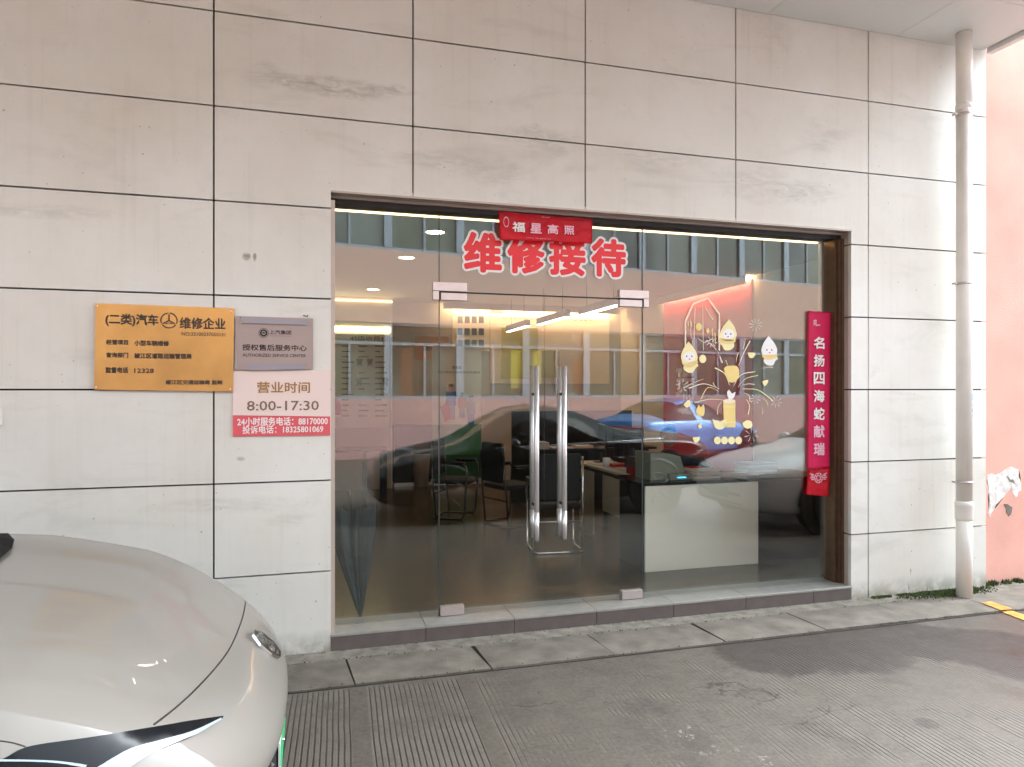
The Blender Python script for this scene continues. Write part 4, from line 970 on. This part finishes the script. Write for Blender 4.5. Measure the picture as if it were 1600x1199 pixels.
skin_chain('body', [(0, .05, .62, .15, .12), (0, .04, .80, .15, .11), (0, .02, hz - .38, .17, .10), (0, .01, hz - .22, .10, .08), (0, .0, hz - .13, .055, .055),
    (.19, .01, hz - .26, .06), (.26, -.18, .93, .048), (.17, -.50, .905, .034), (-.19, .01, hz - .26, .06), (-.26, -.18, .93, .048), (-.10, -.48, .905, .034)],
    [(0, 1), (1, 2), (2, 3), (3, 4), (3, 5), (5, 6), (6, 7), (3, 8), (8, 9), (9, 10)], M['shirt'], pn, 2, 2)
bb = bmesh.new(); bmesh.ops.create_uvsphere(bb, u_segments=24, v_segments=18, radius=1)
for v in bb.verts:
    x_, y_, z_ = v.co; w_ = .074 * (1 - .22 * max(0, -z_) ** 1.5); v.co = (x_ * w_, y_ * .092 * (1 - .08 * max(0, -z_)), z_ * .112)
    if y_ < -.75 and abs(x_) < .18 and -.35 < z_ < .15: v.co.y -= .016 * (1 - abs(x_) / .18)
    if y_ < -.6 and -.75 < z_ < -.5 and abs(x_) < .35: v.co.y -= .004
for f in bb.faces: f.smooth = True
h_ = obj('head', bb, M['skin'], pn); h_.location = (0, -.01, hz)
for s in (-1, 1):
    bb = bmesh.new(); bmesh.ops.create_uvsphere(bb, u_segments=10, v_segments=8, radius=1, matrix=Matrix.Translation((s * .028, -.084, .010)) @ Matrix.Diagonal((.012, .007, .006, 1))); obj('eye', bb, M['hair'], h_)
    bb = bmesh.new(); bmesh.ops.create_uvsphere(bb, u_segments=10, v_segments=8, radius=1, matrix=Matrix.Translation((s * .074, .005, -.005)) @ Matrix.Diagonal((.010, .018, .028, 1))); obj('ear', bb, M['skin'], h_)
bb = bmesh.new(); bmesh.ops.create_uvsphere(bb, u_segments=10, v_segments=8, radius=1, matrix=Matrix.Translation((0, -.084, -.052)) @ Matrix.Diagonal((.022, .008, .006, 1))); obj('mouth', bb, M['signred'], h_)
bb = bmesh.new(); bmesh.ops.create_uvsphere(bb, u_segments=24, v_segments=16, radius=1)
for v in bb.verts:
    x_, y_, z_ = v.co; v.co = (x_ * .082, y_ * .099 + .008, z_ * .118 + .006)
bmesh.ops.delete(bb, geom=[v for v in bb.verts if v.co.z < .045 - max(0, v.co.y + .03) * 1.0], context='VERTS')
for f in bb.faces: f.smooth = True
obj('hair', bb, M['hair'], h_)
for s, wx, wy in ((1, .17, -.51), (-1, -.10, -.49)):
    bz = .900; vv = [(wx, wy, bz, .026, .020), (wx - s * .01, wy - .07, bz - .005, .034, .018)]; ee = [(0, 1)]
    skin_chain('palm', vv, ee, M['skin'], pn, 1)
    for k_ in range(4):
        ox = (k_ - 1.5) * .018; L_ = (.060, .070, .066, .052)[k_]
        skin_chain('finger', [(wx + ox, wy - .075, bz, .0095), (wx + ox, wy - .075 - L_ * .5, bz + .004, .0088), (wx + ox, wy - .075 - L_, bz - .010, .0075)], [(0, 1), (1, 2)], M['skin'], pn, 1)
    skin_chain('thumb', [(wx - s * .02, wy - .03, bz, .011), (wx - s * .05, wy - .06, bz - .004, .010), (wx - s * .058, wy - .09, bz - .008, .008)], [(0, 1), (1, 2)], M['skin'], pn, 1)

# ================================================================== CARS
def sub_eval(bb, lev=2):
    me = bpy.data.meshes.new('tmp'); bb.to_mesh(me); bb.free(); o = bpy.data.objects.new('tmp', me); C.objects.link(o)
    ms = o.modifiers.new('sub', 'SUBSURF'); ms.levels = lev; ms.render_levels = lev
    dg = bpy.context.evaluated_depsgraph_get(); ev = bpy.data.meshes.new_from_object(o.evaluated_get(dg)); bpy.data.objects.remove(o); return ev
def split_by_mat(me, parent, specs):
    """one object per material index: specs[i] = (name, material)"""
    for i, (nm, mm) in enumerate(specs):
        bb = bmesh.new(); bb.from_mesh(me); bmesh.ops.delete(bb, geom=[f for f in bb.faces if f.material_index != i], context='FACES')
        if len(bb.faces) == 0: bb.free(); continue
        for f in bb.faces: f.smooth = True; f.material_index = 0
        obj(nm, bb, mm, parent)
STN = [(0.0, .45, .35, .60, .62, .35, .64), (-.06, .66, .25, .64, .67, .5, .69), (-.25, .80, .2, .70, .74, .62, .78), (-.6, .88, .18, .78, .83, .66, .88), (-1.1, .91, .18, .86, .90, .68, .95), (-1.38, .915, .18, .90, .955, .66, 1.0),
       (-1.75, .92, .18, .92, 1.17, .60, 1.22), (-2.15, .92, .18, .93, 1.345, .55, 1.40), (-2.25, .92, .18, .93, 1.36, .55, 1.42), (-2.75, .92, .18, .94, 1.40, .54, 1.46), (-2.85, .92, .18, .94, 1.40, .54, 1.46), (-3.3, .92, .18, .95, 1.35, .54, 1.41), (-3.7, .915, .18, .97, 1.22, .56, 1.28),
       (-4.08, .90, .2, .98, 1.04, .60, 1.10), (-4.45, .86, .24, .98, 1.02, .62, 1.06), (-4.66, .79, .3, .92, .97, .58, 1.01), (-4.74, .62, .38, .76, .86, .45, .91)]
def loft_car(parent, stn, paint, notch=False):
    bb = bmesh.new(); rows_ = []
    for (x_, w_, zl, zb, ze, we, zt) in stn:
        half = [(0, zl), (w_ * .55, zl), (w_ * .93, zl + .01), (w_, zl + .14), (w_ * 1.005, (zl + zb) / 2), (w_ * .985, zb - .07), (w_ * .955, zb), (we + (w_ * .955 - we) * .52, (zb + ze) / 2 + .01), (we, ze), (we * .82, ze + .65 * (zt - ze)), (we * .42, zt - .006), (0, zt)]
        ring_ = [(x_, y_, z_) for y_, z_ in half] + [(x_, -y_, z_) for y_, z_ in half[-2:0:-1]]
        rows_.append([bb.verts.new(p) for p in ring_])
    n_ = len(rows_[0])
    cab0 = next(i for i, s in enumerate(stn) if s[0] <= -1.36)
    for i in range(len(rows_) - 1):
        for j in range(n_):
            jj = j if j < 11 else n_ - 1 - j
            f = bb.faces.new((rows_[i][j], rows_[i][(j + 1) % n_], rows_[i + 1][(j + 1) % n_], rows_[i + 1][j]))
            xm = (stn[i][0] + stn[i + 1][0]) / 2; mi = 0
            if notch: xm = (STN[i][0] + STN[i + 1][0]) / 2
            if jj in (6, 7) and -3.9 < xm < -1.5 and not (-2.84 < xm < -2.76): mi = 1
            if jj >= 8 and (-2.2 < xm < -1.4 or -4.0 < xm < -3.35): mi = 1
            f.material_index = mi
    bb.faces.new(rows_[0][::-1]); bb.faces.new(rows_[-1]); fix(bb)
    me = sub_eval(bb, 2); split_by_mat(me, parent, [('body', paint), ('window', M['carglass'])])
def wheel(parent, x_, side, r=.33):
    y0 = side * .90
    bb = bmesh.new(); tube(bb, [(x_, side * .70, r), (x_, side * .905, r)], r, 32); wh = obj('wheel', bb, M['tyre'], parent)
    bb = bmesh.new(); tube(bb, [(x_, side * .80, r), (x_, side * .912, r)], r * .66, 24)
    obj('rim', bb, M['black'], wh)
    bb = bmesh.new()
    for k_ in range(5):
        a_ = 2 * math.pi * k_ / 5; tube(bb, [(x_, side * .915, r), (x_ + r * .62 * math.cos(a_), side * .915, r + r * .62 * math.sin(a_))], .028, 6)
    n_ = 24; tube(bb, [(x_ + r * .65 * math.cos(2 * math.pi * i / n_), side * .915, r + r * .65 * math.sin(2 * math.pi * i / n_)) for i in range(n_ + 1)], .016, 6); obj('spokes', bb, M['rim'], wh)
    bb = bmesh.new(); tube(bb, [(x_ + (r + .055) * math.cos(math.pi * i / 16), side * .906, r + (r + .055) * math.sin(math.pi * i / 16)) for i in range(17)], .03, 6); tube(bb, [(x_, side * .88, r), (x_, side * .914, r)], r + .05, 28); obj('wheel_arch', bb, M['black'], parent)
    wh.location = (0, side * .012, 0)
def surf(bvh, p, d): h = bvh.ray_cast(Vector(p), Vector(d)); return h[0]
NOTCH = [(-4.74, -4.74), (-4.08, -3.35), (-2.8, -2.25), (-2.15, -1.85), (-1.38, -1.15), (0, 0)]
def car(label, loc, rz, paint, plate_m, notch=False):
    t = thing('parked_car', label, 'car', loc, rz)
    loft_car(t, [(interp(NOTCH, s[0]),) + s[1:] for s in STN] if notch else STN, paint, notch)
    for x_ in (-.88, -3.72):
        for s in (-1, 1): wheel(t, x_, s)
    body = [o for o in bpy.data.objects if o.parent == t and o.name.startswith('body')][0]
    bm_ = bmesh.new(); bm_.from_mesh(body.data); bvh = BVHTree.FromBMesh(bm_)
    def band(name, pts, dirn, m, h=.05, off=.006):
        up = []; lo = []; bb = bmesh.new()
        for (y_, z_) in pts:
            for zz, L in ((z_ + h / 2, up), (z_ - h / 2, lo)):
                q_ = bvh.ray_cast(Vector((dirn * -3 + (-2.37), y_, zz)) if False else Vector((1.0 if dirn < 0 else -6.0, y_, zz)), Vector((dirn, 0, 0)))[0]
                if q_ is None: q_ = Vector((-.1 if dirn < 0 else -4.6, y_, zz))
                L.append(bb.verts.new(q_ - Vector((dirn * off, 0, 0))))
        for i in range(len(up) - 1): bb.faces.new((up[i], up[i + 1], lo[i + 1], lo[i]))
        return obj(name, bb, m, t)
    yy = [-.74 + .148 * i for i in range(11)]
    band('taillight', [(y_, .84 + .02 * abs(y_)) for y_ in yy], 1, M['taillight'], .06)
    for s in (-1, 1):
        band('taillight', [(s * y_, .82) for y_ in (.45, .55, .65, .74)], 1, M['taillight'], .12, .012)
        band('headlight', [(s * y_, .62 + .02 * y_) for y_ in (.34, .45, .55, .66)], -1, M['lamp'], .08)
    for d_, pm in ((1, plate_m), (-1, plate_m)): band('number_plate', [(-.22, .60 if d_ > 0 else .42), (0, .60 if d_ > 0 else .42), (.22, .60 if d_ > 0 else .42)], d_, pm, .13, .012)
    band('lower_bumper', [(y_, .36) for y_ in yy[2:-2]], 1, M['black'], .12, .008); band('grille', [(y_, .36) for y_ in yy[2:-2]], -1, M['black'], .14, .008)
    for s in (-1, 1):
        bb = bmesh.new(); bmesh.ops.create_uvsphere(bb, u_segments=14, v_segments=8, radius=1, matrix=Matrix.Translation((-1.72, s * .99, .98)) @ Matrix.Diagonal((.07, .11, .07, 1)))
        for f in bb.faces: f.smooth = True
        obj('mirror', bb, paint, t)
        bb = bmesh.new()
        for x_ in (-2.1, -2.95): tube(bb, [(x_ - .3, s * .925, .76), (x_ - .12, s * .925, .765)], .012, 6)
        obj('door_handle', bb, paint, t)
        bb = bmesh.new(); pts = []
        for x_ in [-1.5 - .1 * i for i in range(25)]:
            q_ = bvh.ray_cast(Vector((x_, s * 2, interp([(-4.08, 1.0), (-1.38, .915)], x_))), Vector((0, -s, 0)))[0]
            if q_: pts.append(q_)
        if len(pts) > 3: tube(bb, pts, .007, 5); obj('window_trim', bb, M['chrome'], t)
        bb = bmesh.new()
        for xx in (-1.55, -2.5, -3.4):
            pts = [bvh.ray_cast(Vector((xx, s * 2, z_)), Vector((0, -s, 0)))[0] for z_ in (.30, .45, .6, .75, .88)]
            pts = [p for p in pts if p]
            if len(pts) > 2: tube(bb, pts, .003, 4)
        obj('door_seam', bb, M['black'], t)
    bm_.free(); return t
car('black sedan parked behind the photographer, reflected across the doors', (.745, -4.53, 0), math.pi, M['blackpaint'], M['plateblue'], True)
car('bright blue sedan reflected beyond the reception counter', (10.6, -11.1, 0), R(-25.4), M['bluepaint'], M['plateblue'])
car('white sedan parked near the wall, reflected at the right side of the glass', (4.85, -2.75, 0), math.pi, M['whitepaint'], M['plategreen'])
car('dark sedan parked in the yard farther right, reflected behind the white one', (11.2, -6.3, 0), math.pi, M['blackpaint'], M['plateblue'])

# ---- the pearl grey car at the lower left
fc = thing('grey_car', 'pearl grey car nosing in at the lower left beside the wall', 'car', (-.025, -1.93, 0))
PLAN = smooth_tab([(-.050, 0.0), (-.060, .25), (-.098, .45), (-.175, .62), (-.30, .755), (-.48, .85), (-.75, .905), (-1.1, .92), (-1.45, .92)])
PL = [(x_, y_) for x_, y_ in PLAN]; U = [(x_, -y_) for x_, y_ in PL[::-1]] + PL[1:]
ZS = [(-1.5, 1.09), (-1.0, 1.045), (-.6, .965), (-.35, .885), (-.18, .815), (-.05, .775)]
ZC = smooth_tab([(-1.6, 1.10), (-1.2, 1.065), (-.8, 1.01), (-.5, .945), (-.3, .885), (-.2, .84), (-.13, .80), (-.05, .77)])
LV = [(.0, .10), (.12, .06), (.30, .048), (.48, .036), (.58, .008), (.66, .0), (.74, .010), (.81, .030), (.87, .056), (.925, .090), (.965, .13), (1.0, .175)]
LV = smooth_tab(LV)[::4] + [LV[-1]]
bb = bmesh.new(); grid = []
nU = len(U)
def nrm(i):
    a = Vector(U[max(i - 1, 0)]); c = Vector(U[min(i + 1, nU - 1)]); d = (c - a).normalized(); return Vector((d.y, -d.x))
nr = [nrm(i) for i in range(nU)]
shoulder = []
for (tl, ins) in LV:
    row = []
    for i in range(nU):
        p = Vector(U[i]); p2 = p - nr[i] * (ins if nr[i].x > -5 else ins); zs = interp(ZS, p.x)
        z_ = .17 + (zs - .17) * tl
        row.append(Vector((p2.x, p2.y, z_)))
    grid.append(row)
NT = 26
for k_ in range(1, NT + 1):
    r = k_ / NT; row = []
    for i in range(nU):
        s0 = grid[len(LV) - 1][i]; cx_ = max(min(s0.x, -.55), -1.5) if True else 0
        cx_ = min(s0.x - .0, -.62)
        q_ = Vector((s0.x + (cx_ - s0.x) * r, s0.y * (1 - r), 0)); f_ = 1 - (1 - r) ** 2.2
        zc = interp(ZC, q_.x); zz = s0.z + (zc - s0.z) * f_ + .012 * math.sin(math.pi * min(1, r * 2.2)) * (1 if abs(s0.y) > .5 else abs(s0.y) / .5)
        q_.z = zz; row.append(q_)
    grid.append(row)
V = [[bb.verts.new(p) for p in row] for row in grid]
for j in range(len(V) - 1):
    for i in range(nU - 1): bb.faces.new((V[j][i], V[j][i + 1], V[j + 1][i + 1], V[j + 1][i])).smooth = True
bmesh.ops.remove_doubles(bb, verts=bb.verts, dist=.0008); fix(bb)
nbv = BVHTree.FromBMesh(bb)
obj('front_body', bb, M['greypaint'], fc)
OF = Vector((-.025, -1.93, 0))
def hit(px, py, off=.002):
    d = ray(px, py).normalized(); h = nbv.ray_cast(O - OF, d)
    if h[0] is None: return None
    n_ = h[1] if h[1].dot(d) < 0 else -h[1]
    return h[0] + n_ * off
def seam(pts, r=.003, m=M['ink'], nm='panel_gap'):
    P_ = [hit(*p, off=-.0012) for p in smooth_tab(pts)]; P_ = [p for p in P_ if p]
    if len(P_) > 2: bb = bmesh.new(); tube(bb, P_, r, 6); return obj(nm, bb, m, fc)
seam([(240, 1133), (272, 1108), (300, 1083), (334, 1047), (358, 1015), (374, 980), (382, 952), (383, 934), (378, 918), (368, 906)])
seam([(0, 1158), (20, 1161), (40, 1167)], .0022)
def patchpoly(name, pts, m, off, n_=None):
    """closed photo outline laid onto the body as a fine grid of quads (two matching edges)"""
    A, B = pts; n_ = 28; k__ = 6
    A = smooth_tab(A); B = smooth_tab(B); bb = bmesh.new(); G_ = []
    for i in range(n_ + 1):
        a = A[min(int(i / n_ * (len(A) - 1)), len(A) - 1)]; c = B[min(int(i / n_ * (len(B) - 1)), len(B) - 1)]; row = []
        for j in range(k__ + 1):
            t = j / k__; h = hit(a[0] + (c[0] - a[0]) * t, a[1] + (c[1] - a[1]) * t, off)
            row.append(bb.verts.new(h) if h else None)
        G_.append(row)
    for i in range(n_):
        for j in range(k__):
            q_ = (G_[i][j], G_[i + 1][j], G_[i + 1][j + 1], G_[i][j + 1])
            if all(q_): bb.faces.new(q_).smooth = True
    return obj(name, bb, m, fc)
top_e = [(-40, 1200), (5, 1186), (45, 1167), (140, 1153), (240, 1137), (300, 1127), (348, 1120)]; bot_e = [(-40, 1330), (20, 1290), (60, 1260), (130, 1225), (190, 1194), (290, 1156), (346, 1124)]
hl = patchpoly('headlight', (top_e, bot_e), M['lamp'], .004)
g1 = patchpoly('light_guide', ([(150, 1200), (200, 1172), (250, 1158), (300, 1144), (343, 1124)], [(180, 1215), (225, 1184), (268, 1164), (305, 1149), (343, 1127)]), M['led'], .0075)
g2 = patchpoly('light_guide', ([(0, 1187), (50, 1188), (90, 1190), (135, 1196)], [(0, 1190.5), (50, 1191), (90, 1193.5), (132, 1200)]), M['led'], .0075)
for g_ in (g1, g2): g_.parent = hl
# octagonal badge on the nose
bc = hit(415, 1008, 0); dn = nbv.find_nearest(bc)[1]; dn = dn if dn.x > 0 else -dn
side_ = Vector((0, 0, 1)).cross(dn).normalized(); upv = dn.cross(side_).normalized()
def octa(r_): return [bc + side_ * (r_ * math.cos(R(22.5 + 45 * k_))) * 1.0 + upv * (r_ * .98 * math.sin(R(22.5 + 45 * k_))) for k_ in range(8)]
bb = bmesh.new()
for (r0, r1, h0, h1) in ((.072, .063, .004, .010), (.050, .044, .004, .008)):
    rs = [[bb.verts.new(p + dn * h_) for p in octa(r_)] for r_, h_ in ((r0, .001), (r0, h1), (r1, h1), (r1, .001))]
    for a_, c_ in zip(rs, rs[1:]):
        for k_ in range(8): bb.faces.new((a_[k_], a_[(k_ + 1) % 8], c_[(k_ + 1) % 8], c_[k_]))
bbx = bmesh.new()
me = text_mesh('MG', .03)
xs_ = [v.co.x for v in me.vertices]; ys_ = [v.co.y for v in me.vertices]; mx_, my_ = (min(xs_) + max(xs_)) / 2, (min(ys_) + max(ys_)) / 2; sc_ = .066 / (max(xs_) - min(xs_))
for v in me.vertices: v.co = bc + side_ * ((v.co.x - mx_) * sc_) + upv * ((v.co.y - my_) * sc_ * 1.25) + dn * .007
fix(bb); bdg = obj('badge', bb, M['chrome'], fc); obj('badge_letters', me, M['chrome'], bdg)
# bumper opening, number plate, lower lip
bb = bmesh.new(); bx(bb, -.15, -.078, -.34, .34, .22, .50, .01); obj('grille_opening', bb, M['black'], fc)
npl = bmesh.new(); bx(npl, -.072, -.066, -.24, .24, .37, .51); pl_ = obj('number_plate', npl, M['platewhite'], fc); 
for (y0, y1) in ((-.225, -.15), (-.12, -.06), (-.03, .03), (.06, .12), (.15, .21)):
    bb = bmesh.new(); bx(bb, -.0658, -.0648, y0, y1, .39, .49); obj('plate_character', bb, M['plategreen'], pl_)
bb = bmesh.new(); bx(bb, -.0658, -.0650, -.235, .235, .372, .386); obj('plate_band', bb, M['plategreen'], pl_)
for y_ in (-.15, .15): bb = bmesh.new(); tube(bb, [(-.066, y_, .48), (-.056, y_, .48)], .006, 8); obj('plate_bolt', bb, M['chrome'], pl_)
# cabin, flanks and wheels behind the nose
loft_car(fc, [(-1.40, .90, .18, .98, 1.03, .70, 1.07), (-1.46, .91, .18, .98, 1.06, .68, 1.09), (-1.75, .92, .18, .97, 1.20, .61, 1.24)] + [s for s in STN if s[0] < -1.8], M['greypaint'])
for x_ in (-.92, -3.6):
    for s in (-1, 1): wheel(fc, x_, s)
# cowl and wiper at the foot of the windscreen
pts = [hit(*p, .012) for p in ((-40, 840), (-10, 838), (12, 838), (22, 848), (18, 862), (4, 874), (-40, 905))]
pts = [p for p in pts if p]
if len(pts) > 3:
    bb = bmesh.new(); bb.faces.new([bb.verts.new(p) for p in pts]); bmesh.ops.triangulate(bb, faces=bb.faces); fix(bb); obj('windscreen_edge', bb, mat('matt_black_trim', (.006, .006, .006), .7, spec=.2), fc)

# ================================================================== OPPOSITE BUILDING (seen in the glass)
op = thing('opposite_building', 'terracotta rendered two-storey building across the yard with bands of windows', 'building', (.6, -12.1, 0), math.atan2(-2.5, 15.9))
# local frame: +x along the facade, facade plane y=0 facing +y (towards the shop)
def oppx(px):                                   # where a reflected photo pixel falls along the facade
    r = ray(px, 609); k_ = math.tan(math.atan2(-2.5, 15.9)); X0, Y0 = .6, -12.1
    # mirrored ray: y' = 2*GY - y
    t = (2 * GY - (Y0 - 0) + D - 0)
    lo, hi = 0, 200
    f = lambda t_: (2 * GY - (-D + r.y * t_)) - (Y0 + k_ * (r.x * t_ - X0))
    for _ in range(50):
        m_ = (lo + hi) / 2
        if f(m_) > 0: lo = m_
        else: hi = m_
    X = r.x * lo; return (X - X0) / math.cos(math.atan(k_))
z1a, z1b, z2a, z2b = 1.43, 3.28, 5.05, 6.95
x_l, x_r = -16, 22
bb = bmesh.new()
bx(bb, x_l, x_r, -.25, 0, z1b, z2a); bx(bb, x_l, x_r, -.25, 0, z2b, 7.5); bx(bb, x_l, x_r, -8, -.9, 0, 7.5); obj('facade', bb, M['opp'], op)
box('plinth_wall', x_l, x_r, -.25, -.001, -.05, z1a, M['opplow'], op); box('roof', x_l - .3, x_r + .3, -8.2, .25, 7.501, 7.8, M['slab'], op)
ph = oppx(607); per = 1.86
win = []
for (za, zb, tr) in ((z1a, z1b, True), (z2a, z2b, False)):
    for side in ('head', 'sill'):
        zz = (zb - .06, zb) if side == 'head' else (za, za + .07); box('window_band_rail', x_l, x_r, -.14, -.03, zz[0], zz[1], M['alu'], op)
    if tr: box('window_band_rail', x_l, x_r, -.135, -.035, 2.74, 2.81, M['alu'], op)
    n_ = int((x_l - ph) / per) - 1
    x_ = ph + per * n_
    while x_ < x_r:
        if x_ > x_l + .1 and x_ + per < x_r:
            box('mullion', x_ - .10, x_ + .10, -.13, -.02, za + .071, zb - .061, M['alu'], op)
            xm = x_ + per / 2; box('mullion', xm - .028, xm + .028, -.12, -.05, za + .071, (2.739 if tr else zb - .061), M['alu'], op)
            for (u0, u1) in ((x_ + .10, xm - .028), (xm + .028, x_ + per - .10)):
                if tr: box('window_pane', u0, u1, -.10, -.09, za + .071, 2.739, M['oppglass'], op)
                else: box('window_pane', u0, u1, -.10, -.09, za + .071, zb - .061, M['oppglass'], op)
            if tr: box('window_pane', x_ + .10, x_ + per - .10, -.10, -.09, 2.811, zb - .061, M['oppglass'], op)
        x_ += per
# posters and curtains behind some ground-floor panes
for (pa, pb_, za, zb, mm) in ((800, 830, 1.7, 2.7, M['yellow']), (835, 848, 1.8, 2.7, M['yellow']), (700, 712, 1.55, 2.7, mat('brown_curtain', (.20, .09, .05), .8)), (628, 646, 1.5, 2.7, mat('brown_curtain', (.20, .09, .05), .8)), (898, 925, 1.6, 2.5, mat('brown_curtain', (.20, .09, .05), .8))):
    a_, c_ = oppx(pa), oppx(pb_); box('window_poster', a_, c_, -.089, -.085, za, zb, mm, op)
